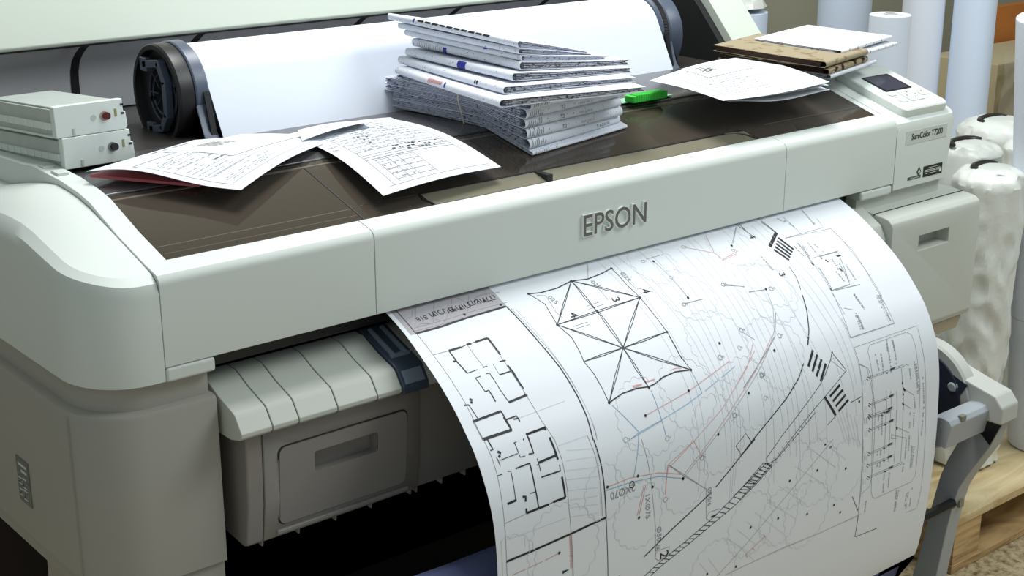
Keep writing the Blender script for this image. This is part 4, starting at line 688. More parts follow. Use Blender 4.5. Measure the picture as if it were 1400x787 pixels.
m = MB(); m.lathe([(0.0766, 0.0055), (0.0771, 0.006), (0.0771, 0.0165), (0.0766, 0.017)], c, 'x', 64, cap=False); m.build('grip_band', BLACK, T)
m = MB(); m.lathe([(0.03, 0.022), (0.0755, 0.022), (0.0765, 0.024), (0.0765, 0.052), (0.03, 0.054)], c, 'x', 56); m.build('adapter_cap', SLATE, T)

# ------------------------------------------------------------------ two ink cartridges
def cartridge(x, y, z, yaw, ring, label):
    t = thing('ink_cartridge', label, 'cartridge', (x, y, z), 'ink cartridges on the printer')
    M = Matrix.Rotation(radians(-4.5), 4, 'X') @ Matrix.Rotation(yaw, 4, 'Z'); w, h, L = 0.094, 0.0400, 0.21
    def b(mb, n, mt, par=None, **k):
        mb.xf(M); return mb.build(n, mt, par or t, off=(0, 0, 0), **k)
    mb = MB(); mb.prism([(0, 0.0), (0, h), (w, h), (w, h*0.60), (w+0.003, h*0.58), (w+0.004, 0.004), (w, 0.0)], 0.0, 0.012, 'y')
    b(mb, 'end_cap', CART, bevel=0.0012)
    mb = MB().box(0.001, w-0.001, 0.012, L, 0.001, h-0.004); b(mb, 'shell', CARTD, bevel=0.0015)
    mb = MB().box(0.004, w-0.004, 0.013, L-0.002, h-0.004, h-0.0015); b(mb, 'top_lid', CARTD, bevel=0.001)
    mb = MB()
    mb.box(-0.0022, 0.001, 0.012, L, 0.010, 0.019)
    for k in range(10): mb.box(-0.0034, -0.002, 0.02+k*0.021, 0.032+k*0.021, 0.0105, 0.0185)
    mb.box(-0.0020, 0.001, 0.012, L, 0.0, 0.003); b(mb, 'side_rail', CART, bevel=0.0006)
    mb = MB(); mb.lathe([(0.0062, -0.0006), (0.0062, 0.002)], (0.067, 0, 0.0205), 'y', 20); b(mb, 'port_seat', mat('port_seat_'+ring[0], ring[1], 0.5))
    mb = MB(); mb.lathe([(0.0036, -0.0052), (0.0048, -0.0052), (0.0048, 0.0)], (0.069, 0, 0.0205), 'y', 20, cap=True); b(mb, 'ink_port', mat('port_'+ring[0], ring[2], 0.35))
    mb = MB(); mb.lathe([(0.0038, -0.0005), (0.0038, 0.001)], (0.052, 0, 0.020), 'y', 16); b(mb, 'round_mark', CARTD)
    mb = MB().box(0.0815, 0.0845, -0.0006, 0.001, 0.018, 0.028); b(mb, 'chip', mat('chip_olive', (0.30, 0.29, 0.12), 0.4))
    mb = MB()
    mb.box(0.0225, 0.0255, -0.0012, 0.001, 0.001, 0.010)
    b(mb, 'clip_marks', CARTD)
    mb = MB()
    for z0 in (h*0.80, h*0.52): mb.box(w-0.0035, w+0.0006, -0.0008, 0.008, z0-0.0010, z0+0.0016)
    b(mb, 'notch', BLACK)
    return t
cartridge(-0.674, 0.300, 0.9700, radians(2), ('black', (0.25, 0.27, 0.26), (0.01, 0.01, 0.01)), 'lower white ink cartridge with a black port, lying on the printer at the left')
cartridge(-0.680, 0.3045, 1.0103, radians(1), ('red', (0.45, 0.32, 0.32), (0.10, 0.008, 0.012)), 'upper white ink cartridge with a dark red port, on top of the other one')

# ------------------------------------------------------------------ loose documents
def sheet(P00, P10, P11, P01, bump, nu=20, nv=20, lift=0.0):
    """corner points; bump(u,v) adds height; returns a sampling function"""
    A, B, C_, D = [Vector(p) for p in (P00, P10, P11, P01)]
    def f(u, v, l=0.0):
        p = A*(1-u)*(1-v)+B*u*(1-v)+C_*u*v+D*(1-u)*v
        return (p.x, p.y, p.z+bump(u, v)+l+lift)
    return f
def sheet_mb(mb, f, nu=20, nv=20, mi=0, th=0.0004):
    for l, rev in ((0, False), (-th, True)):
        vs = [f(i/nu, j/nv, l) for j in range(nv+1) for i in range(nu+1)]
        fs = [(j*(nu+1)+i, j*(nu+1)+i+1, (j+1)*(nu+1)+i+1, (j+1)*(nu+1)+i) for j in range(nv) for i in range(nu)]
        mb.add(vs, [q[::-1] for q in fs] if rev else fs, mi)
    edge = [(i/nu, 0) for i in range(nu)]+[(1, j/nv) for j in range(nv)]+[(1-i/nu, 1) for i in range(nu)]+[(0, 1-j/nv) for j in range(nv)]
    n = len(edge); mb.add([f(u, v, 0) for u, v in edge]+[f(u, v, -th) for u, v in edge], [(i, (i+1) % n, (i+1) % n+n, i+n) for i in range(n)], mi)
def sline(mb, f, pts, w, mi, aspect=1.0, l=0.0003):
    q = []
    for a, b in zip(pts[:-1], pts[1:]):
        k = max(1, int(max(abs(b[1]-a[1]), abs(b[0]-a[0]))/0.08)); q += [(a[0]+(b[0]-a[0])*t/k, a[1]+(b[1]-a[1])*t/k) for t in range(k)]
    q.append(pts[-1]); vs = []; n = len(q)
    for i, p in enumerate(q):
        a = q[i-1] if i else p; b = q[i+1] if i < n-1 else p
        dx, dy = (b[0]-a[0]), (b[1]-a[1]); L = hypot(dx, dy) or 1; nx, ny = -dy/L*w*0.6, dx/L*w*0.6
        vs += [f(p[0]+nx, p[1]+ny, l), f(p[0]-nx, p[1]-ny, l)]
    mb.add(vs, [(2*i, 2*i+1, 2*i+3, 2*i+2) for i in range(n-1)], mi)
def tiny_text(mb, f, u0, v0, du, dv, n, w, mi, rnd, gap=0.25):
    """a broken row of minute strokes standing for small print"""
    t = 0.0
    while t < 1:
        k = rnd.uniform(0.02, 0.07)
        if rnd.random() > gap: sline(mb, f, [(u0+du*t, v0+dv*t), (u0+du*min(t+k, 1), v0+dv*min(t+k, 1))], w, mi)
        t += k+rnd.uniform(0.012, 0.03)
rnd = random.Random(4)
FINK = mat('form_grey_print', (0.33, 0.35, 0.38), 0.6)
DM = [PAPERB, INK, GINK, FINK]
# A: form on the left, on a red folder
TA = thing('printed_form', 'leftmost white printed form with a small barcode label, spread beside the ink cartridges', 'document', (-0.50, 0.21, 0.965))
fA = sheet((-0.535, 0.103, 0.9600), (-0.325, 0.228, 0.970), (-0.478, 0.328, 0.977), (-0.679, 0.225, 0.983), lambda u, v: 0.007*sin(pi*u)*(1-v)+0.006*sin(pi*v)-0.004*sin(2*pi*v)*(1-u))
mb = MB(); sheet_mb(mb, fA)
sline(mb, fA, [(0.08, 0.10), (0.95, 0.10)], 0.004, 3); sline(mb, fA, [(0.06, 0.74), (0.9, 0.74)], 0.005, 2); sline(mb, fA, [(0.06, 0.10), (0.06, 0.74)], 0.004, 3)
for k in range(14): tiny_text(mb, fA, 0.10, 0.14+k*0.040, 0.42+0.1*(k % 3), 0, 1, 0.007, 3, rnd, 0.45)
for k in range(5): sline(mb, fA, [(0.10, 0.16+k*0.11), (0.62, 0.16+k*0.11)], 0.003, 3)
tiny_text(mb, fA, 0.50, 0.93, 0.34, 0, 1, 0.016, 1, rnd, 0.1); tiny_text(mb, fA, 0.36, 0.42, 0.10, 0, 1, 0.014, 1, rnd, 0.2)
mb.build('form_page', DM, TA, flat=True, angle=60)
mb = MB(); f2 = lambda u, v, l=0: fA(0.47+u*0.62, 0.36+v*0.48-u*0.12, l+0.0009)
sheet_mb(mb, f2, 8, 8, 0, 0.0003)
for k in range(6): tiny_text(mb, f2, 0.25, 0.55+k*0.06, 0.28, 0, 1, 0.035, 2, rnd, 0.15)
for k in range(3): tiny_text(mb, f2, 0.60, 0.35+k*0.08, 0.30, 0, 1, 0.02, 3, rnd, 0.3)
mb.build('sticker', [mat('sticker_white', (0.80, 0.81, 0.80), 0.5), INK, GINK, LINK], TA, flat=True, angle=60)
m = MB(); fr = sheet((-0.560, 0.165, 0.9590), (-0.400, 0.240, 0.9680), (-0.490, 0.318, 0.970), (-0.6725, 0.230, 0.9770), lambda u, v: 0.0)
sheet_mb(m, fr, 6, 6, 0, 0.0035); fo = m.build('red_folder', RED, None, angle=30); tag(fo, 'red plastic folder lying under the leftmost white form', 'folder')
# B: form in front, bowed
TB = thing('printed_form', 'white printed form with a ruled table, bowed up in front of the tall pile', 'document', (-0.27, 0.15, 0.95))
fB = sheet((-0.367, 0.040, 0.9375), (-0.160, 0.056, 0.9410), (-0.150, 0.330, 0.9660), (-0.345, 0.320, 0.9660), lambda u, v: (0.016*sin(pi*min(1, v*1.05))**1.0)*(1-0.25*u)+0.004*sin(pi*u))
mb = MB(); sheet_mb(mb, fB, 24, 28)
sline(mb, fB, [(0.10, 0.05), (0.94, 0.05)], 0.004, 3); sline(mb, fB, [(0.14, 0.05), (0.14, 0.95)], 0.004, 2); sline(mb, fB, [(0.90, 0.20), (0.90, 0.95)], 0.004, 3)
for k in range(24):
    v = 0.42+k*0.024; tiny_text(mb, fB, 0.30 if k % 2 else 0.16, v, 0.55, 0, 1, 0.006, 2 if k % 3 == 0 else 3, rnd, 0.4)
    if k % 2 == 0: sline(mb, fB, [(0.14, v+0.012), (0.88, v+0.012)], 0.003, 3)
for v in (0.31, 0.335, 0.36, 0.41): sline(mb, fB, [(0.14, v), (0.90, v)], 0.0045, 2)
for v in (0.09, 0.14, 0.19, 0.24, 0.29): sline(mb, fB, [(0.20, v), (0.52, v)], 0.004, 2)
for u in (0.20, 0.30, 0.38, 0.52): sline(mb, fB, [(u, 0.07), (u, 0.31)], 0.004, 2)
for k in range(6): tiny_text(mb, fB, 0.21, 0.105+k*0.04, 0.30, 0, 1, 0.010, 2, rnd, 0.6)
for k in range(3): tiny_text(mb, fB, 0.42, 0.345+k*0.03, 0.45, 0, 1, 0.012, 1, rnd, 0.5)
for u, v in ((0.34, 0.44), (0.34, 0.50), (0.34, 0.56), (0.34, 0.62), (0.40, 0.60), (0.62, 0.40)): sline(mb, fB, [(u, v), (u+0.018, v)], 0.012, 1)
for k in range(2): tiny_text(mb, fB, 0.03, 0.50+0.05*k, 0.08, 0, 1, 0.012, 3, rnd, 0.3)
mb.build('form_page', DM, TB, flat=True, angle=60)
fB2 = sheet((-0.395, 0.176, 0.9760), (-0.250, 0.215, 0.9880), (-0.210, 0.320, 0.9680), (-0.330, 0.300, 0.9740), lambda u, v: 0.003*sin(pi*u))
mb = MB(); sheet_mb(mb, lambda u, v, l=0: fB2(u, 0.45+0.55*v, l+0.0016), 12, 8)
for k in range(5): tiny_text(mb, fB2, 0.42, 0.58+k*0.05, 0.30, 0, 1, 0.02, 2, rnd, 0.15) if k > 1 else None
mb.build('top_slip', DM, TB, flat=True, angle=60)
# C: folded document on the right with curled leaves
TC = thing('folded_document', 'white folded form with curled leaves and a small barcode, in front of the brown maps', 'document', (0.42, 0.13, 0.96))
cC = [(0.265, 0.040, 0.9830), (0.512, 0.033, 0.9850), (0.548, 0.205, 0.9880), (0.246, 0.180, 0.9970)]
fC = sheet(*[cC[0], cC[1], (0.560, 0.252, 0.9950), cC[3]], lambda u, v: 0.006*sin(pi*u)*v-0.004*sin(pi*u)*(1-v)+0.003*sin(pi*v))
mb = MB(); sheet_mb(mb, fC, 24, 16)
sline(mb, fC, [(0.12, 0.12), (0.12, 0.90)], 0.004, 3); sline(mb, fC, [(0.06, 0.93), (0.60, 0.80)], 0.004, 3)
for k in range(12): tiny_text(mb, fC, 0.15, 0.16+k*0.05, 0.42, 0, 1, 0.007, 3, rnd, 0.4)
sline(mb, fC, [(0.18, 0.45), (0.75, 0.45)], 0.004, 3); sline(mb, fC, [(0.16, 0.78), (0.80, 0.70)], 0.004, 3)
mb.build('form_page', DM, TC, flat=True, angle=60)
mb = MB(); f3 = lambda u, v, l=0: fC(0.30+u*0.45, 0.62+v*0.38, l+0.0010)
sheet_mb(mb, f3, 10, 6, 0, 0.0004)
for k in range(5): tiny_text(mb, f3, 0.15, 0.38+k*0.09, 0.25, 0, 1, 0.045, 1 if k < 3 else 2, rnd, 0.15)
mb.build('sticker', [mat('sticker_white', (0.80, 0.81, 0.80), 0.5), INK, GINK, LINK], TC, flat=True, angle=60)
for k, (dz, dx, th) in enumerate(((-0.006, 0.006, 0.003), (-0.014, 0.010, 0.010))):
    mb = MB(); f4 = sheet(*[(p[0]+(dx if i in (1, 2) else 0.02), p[1]+0.006, p[2]+(dz if i in (1, 2) else -0.0015*(k+1))) for i, p in enumerate([cC[0], cC[1], (0.560, 0.245, 0.9950), cC[3]])], lambda u, v, th=th: -0.001-th*0.5*sin(pi*u)**2*(1-v)-th*0.3*sin(pi*u))
    sheet_mb(mb, f4, 20, 10); mb.build('inner_leaf', [PAPERB], TC, flat=True, angle=60)
m = MB()   # rolled bottom edge of the lowest leaf
pts = [(0.40+0.012*k, 0.052-0.0008*k, 0.9665+0.0003*k) for k in range(12)]

# ------------------------------------------------------------------ tall pile of folded plans
INKW = inked_paper('printed_plan_edges', (0.70, 0.73, 0.86), [((0.12, 0.13, 0.28), 150, 0.60), ((0.03, 0.05, 0.35), 45, 0.69), ((0.30, 0.28, 0.32), 320, 0.60)], 1, (1, 1, 2.2))
INKW2 = inked_paper('printed_plan_spine', (0.76, 0.79, 0.87), [((0.25, 0.28, 0.38), 230, 0.66)], 1, (1, 1, 1))
INKG = inked_paper('printed_plan_grey_edges', (0.60, 0.61, 0.66), [((0.10, 0.10, 0.15), 210, 0.56), ((0.05, 0.06, 0.3), 60, 0.69)], 1, (1, 1, 2.0))
BMARK = mat('blue_print_mark', (0.01, 0.02, 0.28), 0.6)
RMARK = mat('red_print_mark', (0.65, 0.12, 0.08), 0.6)
def ribbon(center, th):
    n = len(center); L, Rr = [], []
    for i, p in enumerate(center):
        a = center[i-1] if i else p; b = center[i+1] if i < n-1 else p
        dx, dy = b[0]-a[0], b[1]-a[1]; l = hypot(dx, dy) or 1; nx, ny = -dy/l*th/2, dx/l*th/2
        L.append((p[0]+nx, p[1]+ny)); Rr.append((p[0]-nx, p[1]-ny))
    return L+Rr[::-1]
def extr(mb, prof, L, M, wav, mi=0, ns=10, flip=False):
    """extrude a (y,z) outline along x with a little waviness, transform by M"""
    n = len(prof); vs = []
    for k in range(ns+1):
        x = L*k/ns
        for y, z in prof: vs.append(tuple(M @ Vector((x, y, z+wav(x, y)))))
    fs = [(k*n+i, k*n+(i+1) % n, (k+1)*n+(i+1) % n, (k+1)*n+i) for k in range(ns) for i in range(n)]
    h = n//2
    for base in (0, ns*n): fs += [(base+i, base+i+1, base+n-2-i, base+n-1-i) for i in range(h-1)]
    mb.add(vs, fs, mi)
def folded_plan(M, L, D, th, seed, label, loc, leaves=2, fan=0.0, mats=None, openv=0.0, marks=()):
    """packet with its fold along local x at y=0, height th"""
    r = random.Random(seed); ph = r.uniform(0, 6)
    t = thing('folded_plan', label, 'folded plan', loc, 'folded plans in the tall pile')
    wav = lambda x, y: 0.0006*sin(ph+x*14+y*9)+0.0004*sin(ph*2+y*31)
    g = 0.0006; rad = (th-g)/2
    c = [(D, 0.0005+openv*0)]+[(D*k/6, 0.0005) for k in range(5, 0, -1)]+[(rad, 0.0005)]
    c += [(rad-rad*sin(radians(a))*0.95, rad+0.0003-rad*cos(radians(a))) for a in range(20, 170, 20)]
    c += [(rad, th-0.0006)]+[(D*k/6, th-0.0006+fan*k/6) for k in range(1, 7)]
    mb = MB(); extr(mb, ribbon(c, 0.0007), L, M, wav)
    mt = mats or [INKW2, INKW]
    o = mb.build('outer_fold', [mt[0]], t, angle=50)
    for k in range(leaves):
        z0 = th*(k+1)/(leaves+1); d0 = rad+0.004+r.uniform(0, 0.004); d1 = D-r.uniform(0.001, 0.008); q = th/(leaves+1)*0.30
        zz = [(d0, z0-q), (d0+0.3*(d1-d0), z0-q*0.8), (d0+0.6*(d1-d0), z0-q), (d1-q, z0-q), (d1, z0), (d1-q, z0+q), (d0+0.6*(d1-d0), z0+q*0.8), (d0+0.3*(d1-d0), z0+q), (d0, z0+q)]
        zz = [(y, z+fan*y/D*(k+1)/(leaves+1)) for y, z in zz]
        mb = MB(); extr(mb, ribbon(zz, 0.0006), L-0.001-r.uniform(0, 0.003), M, wav)
        mb.build('inner_leaf', [mt[1]], t, angle=50)
    return t, wav
def spine_mark(t, M, x0, x1, th, mt, z0=0.15, z1=0.85):
    mb = MB(); rad = th/2; P = []
    for k in range(7):
        a = radians(25+ (155-25)*k/6) if (z0 < 0.2 and z1 > 0.8) else radians(180*(z0+(z1-z0)*k/6))
        P.append((rad-(rad+0.0006)*sin(a)*0.97, rad-(rad+0.0004)*cos(a)))
    vs = [tuple(M @ Vector((x+0.002*(k/6), y, z))) for x in (x0, x1) for k, (y, z) in enumerate(P)]
    mb.add(vs, [(i, i+1, i+8, i+7) for i in range(6)]); return mb.build('print_mark', mt, t, flat=True)
def spine_text(t, M, txt, x, th, size, mt=TXT):
    vs, fs = text_mb(txt, size); mb = MB()
    mb.add([tuple(M @ Vector((x+p[0], -0.0012+abs(p[1])*0.15, th/2+p[1]))) for p in vs], fs); mb.build('print_mark', mt, t, flat=True)
def drape(y, H):
    """level of a packet lying at height H: the low ones follow the window, then the shelf"""
    d = y-0.206; soft = 0.9650+0.15*(d-sqrt(d*d+1e-5)); t = min(max(H, 0)/0.075, 1.0)
    return soft*(1-t)+(0.9370+0.035*(y-0.1))*t
class Drape:
    def __init__(s, M, tx=0.0, x0=0.0): s.M, s.tx, s.x0 = M, tx, x0
    def __matmul__(s, v):
        if isinstance(v, Matrix): return Drape(s.M @ v, s.tx, s.x0)
        p = s.M @ v; p.z += drape(p.y, p.z)-s.tx*(p.x-s.x0); return p
def place(cx_, cy_, h, yaw, tx=0.0):
    M_ = Matrix.Translation((cx_, cy_, h)) @ Matrix.Rotation(radians(yaw), 4, 'Z')
    return Drape(M_, tx, cx_), (cx_, cy_, h+drape(cy_, h))
names = ['bottom folded plan of the tall pile, lying on the dark window', 'second folded plan from the bottom of the tall pile, small lettering on its right end', 'lowest of the three forward folds lettered T2 in the tall pile of plans', 'middle one of the three forward folds lettered T2 in the tall pile', 'highest of the three forward folds lettered T2 in the tall pile', 'folded plan with 2018 on its forward fold, just above the T2 folds']
low = [(-0.0640, 0.101, 0.0006, 7.0, 0.0050, 0.214, 0.292), (-0.066, 0.105, 0.0060, 8.0, 0.0150, 0.208, 0.285), (-0.071, 0.105, 0.0213, 6.0, 0.0155, 0.210, 0.292), (-0.076, 0.103, 0.0371, 6.5, 0.0145, 0.212, 0.300), (-0.078, 0.098, 0.0519, 7.5, 0.0145, 0.222, 0.296), (-0.074, 0.093, 0.0667, 8.0, 0.0105, 0.232, 0.280)]
for i, (x, y, h, yaw, th, L, D) in enumerate(low):
    M, loc = place(x, y, h, yaw)
    t, w_ = folded_plan(M, L, D, th, 10+i, names[i], loc, 3 if th > 0.012 else 1)
    if i in (1,): spine_text(t, M, 'T: A2/0195', 0.165, th, 0.007)
    if i in (2, 3, 4): spine_text(t, M, 'T2', 0.078, th, 0.0085)
    if i in (2, 3, 4): spine_text(t, M, 'PLAN 1:250  A1', 0.130, th, 0.0045, GINK)
    if i == 5: spine_text(t, M, '2018', 0.085, th, 0.0055)
    rr = random.Random(i)
    for k in range(7): spine_mark(t, M, 0.005+0.0045*k, 0.0065+0.0045*k, th, GINK, rr.uniform(0.1, 0.4), rr.uniform(0.6, 0.9))
mid = [(-0.136, 0.088, 0.0775, -94, 0.0115, 0.275, 0.265, 0.02, 'folded plan in the middle of the tall pile with red hatching on its fold'),
       (-0.110, 0.112, 0.0893, -92, 0.0115, 0.265, 0.250, 0.04, 'folded plan in the middle of the tall pile, plain fold above the red hatching'),
       (-0.082, 0.126, 0.1011, -87, 0.0120, 0.240, 0.250, 0.065, 'folded plan of the tall pile with a wide blue bar on its fold'),
       (-0.060, 0.136, 0.1134, -84, 0.0125, 0.228, 0.245, 0.09, 'folded plan of the tall pile with a thin blue bar on its ribbed fold')]
# these have their fold along the left side: local x runs from the back to the front corner
for i, (x, y, h, yaw, th, L, D, tx, lab) in enumerate(mid):
    M, loc = place(x, y, h, yaw, tx); M = M @ Matrix.Translation((-L, 0, 0))
    t, w_ = folded_plan(M, L, D, th, 40+i, lab, loc, 3, mats=[INKW2, INKG], fan=-0.004)
    if i == 0:
        for k in range(9): spine_mark(t, M, 0.092+k*0.0042, 0.0936+k*0.0042, th, RMARK, 0.35+0.02*k, 0.85)
        spine_mark(t, M, 0.134, 0.137, th, BMARK)
    if i == 2: spine_mark(t, M, 0.120, 0.138, th, BMARK)
    if i == 3:
        spine_mark(t, M, 0.068, 0.076, th, BMARK)
        for k in range(14): spine_mark(t, M, 0.012+k*0.004, 0.0128+k*0.004, th, GINK, 0.2, 0.8)
    if i == 1: spine_mark(t, M, 0.196, 0.199, th, INK, 0.3, 0.7); spine_mark(t, M, 0.201, 0.204, th, INK, 0.3, 0.7)
top = [(-0.055, 0.138, 0.1264, -82, 0.0085, 0.240, 0.200, 0.13, 'loosely folded plan near the top of the tall pile with blue page edges', 4, -0.001),
       (-0.058, 0.140, 0.1356, -80, 0.0090, 0.240, 0.180, 0.17, 'folded plan second from the top of the tall pile with a dark open gap', 2, -0.001),
       (-0.060, 0.140, 0.1453, -78, 0.0105, 0.250, 0.175, 0.21, 'topmost folded plan of the tall pile, its pages fanned at the left', 4, -0.002)]
for i, (x, y, h, yaw, th, L, D, tx, lab, nl, fan) in enumerate(top):
    M, loc = place(x, y, h, yaw, tx); M = M @ Matrix.Translation((-L, 0, 0))
    t, w_ = folded_plan(M, L, D, th, 60+i, lab, loc, nl, fan=fan, mats=[INKW2, INKW])
    if i == 2:
        for k in range(10): spine_mark(t, M, 0.06+k*0.014, 0.071+k*0.014, th, INK, 0.55, 0.75)
        spine_mark(t, M, 0.050, 0.053, th, BMARK, 0.4, 0.8)
    if i == 0: spine_mark(t, M, 0.165, 0.172, th, BMARK, 0.6, 0.9)
# tan rubber band down the open left ends of the lower packets
M, _ = place(-0.073, 0.10, -0.001, 6)
rb_ = MB().tube([tuple(M @ Vector((-0.004, 0.128, 0.0005))), tuple(M @ Vector((-0.010, 0.128, 0.030))), tuple(M @ Vector((-0.016, 0.128, 0.058))), tuple(M @ Vector((-0.014, 0.128, 0.074)))], 0.0012, 6).build('rubber_band', RUBBER, None)
tag(rb_, 'thin tan rubber band down the left side of the tall pile of folded plans', 'rubber band')
# green clip beside the pile
t = thing('green_clip', 'bright green ribbed plastic clip lying beside the tall pile', 'clip', (0.25, 0.19, 0.966))
m = MB(); m.prism(rrect(0.205, 0.283, 0.172, 0.196, 0.006), 0.966, 0.977, 'z'); m.build('clip_body', GREEN, t, bevel=0.002)
m = MB()
for k in range(14): m.box(0.212+k*0.005, 0.2145+k*0.005, 0.1710, 0.19, 0.968, 0.9785)
m.build('grip_ribs', GREEN, t, bevel=0.0004)

# ------------------------------------------------------------------ brown aerial maps with white plans on top
BRN = inked_paper('brown_aerial_print', (0.32, 0.25, 0.16), [((0.03, 0.018, 0.012), 60, 0.52), ((0.60, 0.55, 0.42), 90, 0.66)], 1, (1, 1, 1))
BRNT = inked_paper('tan_aerial_print', (0.36, 0.30, 0.20), [((0.25, 0.19, 0.11), 45, 0.58)], 1, (1, 1, 1))
DBR = inked_paper('dark_brown_edges', (0.07, 0.04, 0.03), [((0.55, 0.45, 0.35), 170, 0.70), ((0.4, 0.05, 0.04), 120, 0.74)], 1, (1, 1, 2))
def stack_item(lab, M, loc, L, D, th, seed, mt, leaves, name='folded_map', cat='folded map', grp='folded maps and plans by the control panel', fan=0.0):
    t, w_ = folded_plan(M, L, D, th, seed, lab, loc, leaves, mats=mt, fan=fan); t.name = name; t['category'] = cat; t['group'] = grp; return t
def placeb(x, y, z, yaw, tx=0.0, ty=0.0):
    return Matrix.Translation((x, y, z)) @ Matrix.Rotation(tx, 4, 'X') @ Matrix.Rotation(ty, 4, 'Y') @ Matrix.Rotation(radians(yaw), 4, 'Z'), (x, y, z)
for i, (x, y, z, yaw, L, D, th, mt, lv, nm, cat, lab) in enumerate([
    (0.566, 0.073, 0.9770, 14, 0.190, 0.20, 0.0070, [PAPERB, INKW], 1, 'folded_plan', 'folded plan', 'lowest white folded plan under the brown maps'),
    (0.562, 0.074, 0.9845, 14, 0.160, 0.21, 0.0100, [BRN, DBR], 2, 'folded_map', 'folded map', 'lower brown folded aerial map beside the control panel'),
    (0.556, 0.076, 0.9955, 13, 0.165, 0.215, 0.0110, [BRNT, DBR], 3, 'folded_map', 'folded map', 'upper tan folded aerial map on the darker one'),
    (0.700, 0.112, 0.9980, 13, 0.150, 0.17, 0.0060, [PAPERB, INKW], 1, 'folded_plan', 'folded plan', 'lower white plan sticking out right of the brown maps'),
    (0.640, 0.112, 1.0075, 12, 0.205, 0.17, 0.0065, [PAPERB, INKW], 1, 'folded_plan', 'folded plan', 'uppermost white plan on the brown maps, reaching over the control panel')]):
    M, loc = placeb(x, y, z, yaw, 0.045 if i < 3 else 0.03)
    t = stack_item(lab, M, loc, L, D, th, 80+i, mt, lv, nm, cat)
    if i >= 3:
        for k in range(5): spine_mark(t, M, 0.03+k*0.032, 0.032+k*0.032, th, TXT, 0.3, 0.7)

# ------------------------------------------------------------------ pallet and everything standing on it
WOOD = bpy.data.materials.new('plywood'); WOOD.use_nodes = True
def woodmat(m, c0, c1, sc, stretch):
    nt = m.node_tree; b = nt.nodes['Principled BSDF']; tc = nt.nodes.new('ShaderNodeTexCoord'); mp = nt.nodes.new('ShaderNodeMapping'); mp.inputs['Scale'].default_value = stretch
    nt.links.new(tc.outputs['Object'], mp.inputs[0]); n = nt.nodes.new('ShaderNodeTexNoise'); n.inputs['Scale'].default_value = sc; n.inputs['Detail'].default_value = 5; n.inputs['Distortion'].default_value = 1.2
    nt.links.new(mp.outputs[0], n.inputs['Vector']); r = nt.nodes.new('ShaderNodeValToRGB'); r.color_ramp.elements[0].position = 0.35; r.color_ramp.elements[0].color = tuple(c0)+(1,); r.color_ramp.elements[1].position = 0.62; r.color_ramp.elements[1].color = tuple(c1)+(1,)
    nt.links.new(n.outputs['Fac'], r.inputs[0]); nt.links.new(r.outputs[0], b.inputs['Base Color']); b.inputs['Roughness'].default_value = 0.6
woodmat(WOOD, (0.52, 0.37, 0.17), (0.80, 0.66, 0.40), 4, (1, 5, 6))
WOOD2 = bpy.data.materials.new('pallet_wood'); WOOD2.use_nodes = True; woodmat(WOOD2, (0.30, 0.17, 0.07), (0.62, 0.42, 0.20), 5, (1.5, 3, 14))
PT = thing('wooden_pallet', 'wooden pallet with plywood top on the floor right of the printer', 'pallet', (1.45, 0.4, 0))
MB().box(0.862, 2.10, -0.064, 0.92, 0.104, 0.120).build('plywood_top', WOOD, PT, bevel=0.001)
for x0, x1 in ((0.868, 0.955), (1.44, 1.54), (2.0, 2.09)): MB().box(x0, x1, -0.060, 0.90, 0.018, 0.1035).build('stringer', WOOD2, PT, bevel=0.001)
MB().box(0.866, 2.10, -0.061, 0.03, 0.001, 0.0178).box(0.866, 2.10, 0.40, 0.50, 0.001, 0.0178).box(0.866, 2.10, 0.80, 0.90, 0.001, 0.0178).build('bottom_board', WOOD2, PT, bevel=0.001)

def paper_roll(x, y, z0, r, h, label, m=ROLLB, lean=(0, 0), core=True, grp='white paper rolls standing on end'):
    t = thing('standing_paper_roll', label, 'paper roll', (x, y, z0), grp)
    mb = MB(); mb.lathe([(r*0.30, 0.0), (r-0.0015, 0), (r, 0.0015), (r, h-0.0015), (r-0.0015, h), (r*0.36, h), (r*0.34, h-0.02), (r*0.30, h-0.02)], (x, y, z0), 'z', 56)
    b = mb.build('paper', m, t, angle=40)
    mb = MB(); rs = [[(x+q*cos(a*pi/16), y+q*sin(a*pi/16), z0+hh) for a in range(32)] for q, hh in ((r*0.33, h-0.06), (r*0.33, h+0.002), (r*0.26, h+0.002), (r*0.26, h-0.06))]
    mb.rings(rs, True, True, True); mb.build('core', mat('cardboard_core', (0.62, 0.62, 0.58), 0.7), t, angle=40)
    for o in t.children: pass
    if lean != (0, 0): t.rotation_euler = (lean[0], lean[1], 0)
    return t
F = paper_roll(1.308, 0.030, 0.1320, 0.070, 0.914, 'white paper roll at the right edge of the picture, leaning slightly, nearest on the pallet', ROLLP, lean=(0, radians(-8.6)), grp=None)
m = MB(); m.tube([(0.0703*cos(k*pi/20), 0.0703*sin(k*pi/20), 0.30+0.002*sin(k)) for k in range(40)], 0.0007, 5, loop=True); 
q = m.build('wrap_seam', mat('seam_tan', (0.5, 0.45, 0.33), 0.6), F, off=(0, 0, 0))
paper_roll(1.660, 0.660, 0.1215, 0.050, 1.118, 'tall bluish-white paper roll behind the right end of the printer, left of its twin', ROLLP)
paper_roll(1.725, 0.560, 0.1215, 0.050, 1.118, 'tall bluish-white paper roll beside the orange board')
paper_roll(1.823, 1.02, 0.0, 0.0705, 1.118, 'thick bluish-white paper roll standing against the wall, left of the shorter slim one', ROLLB)
paper_roll(1.066, 0.325, 0.1215, 0.041, 0.897, 'slim white paper roll whose top edge shows right behind the printer end', ROLLP)
SR = paper_roll(1.485, 1.10, 0.0, 0.078, 0.914, 'short thick white paper roll with crumpled film on top, behind the printer', ROLLB)
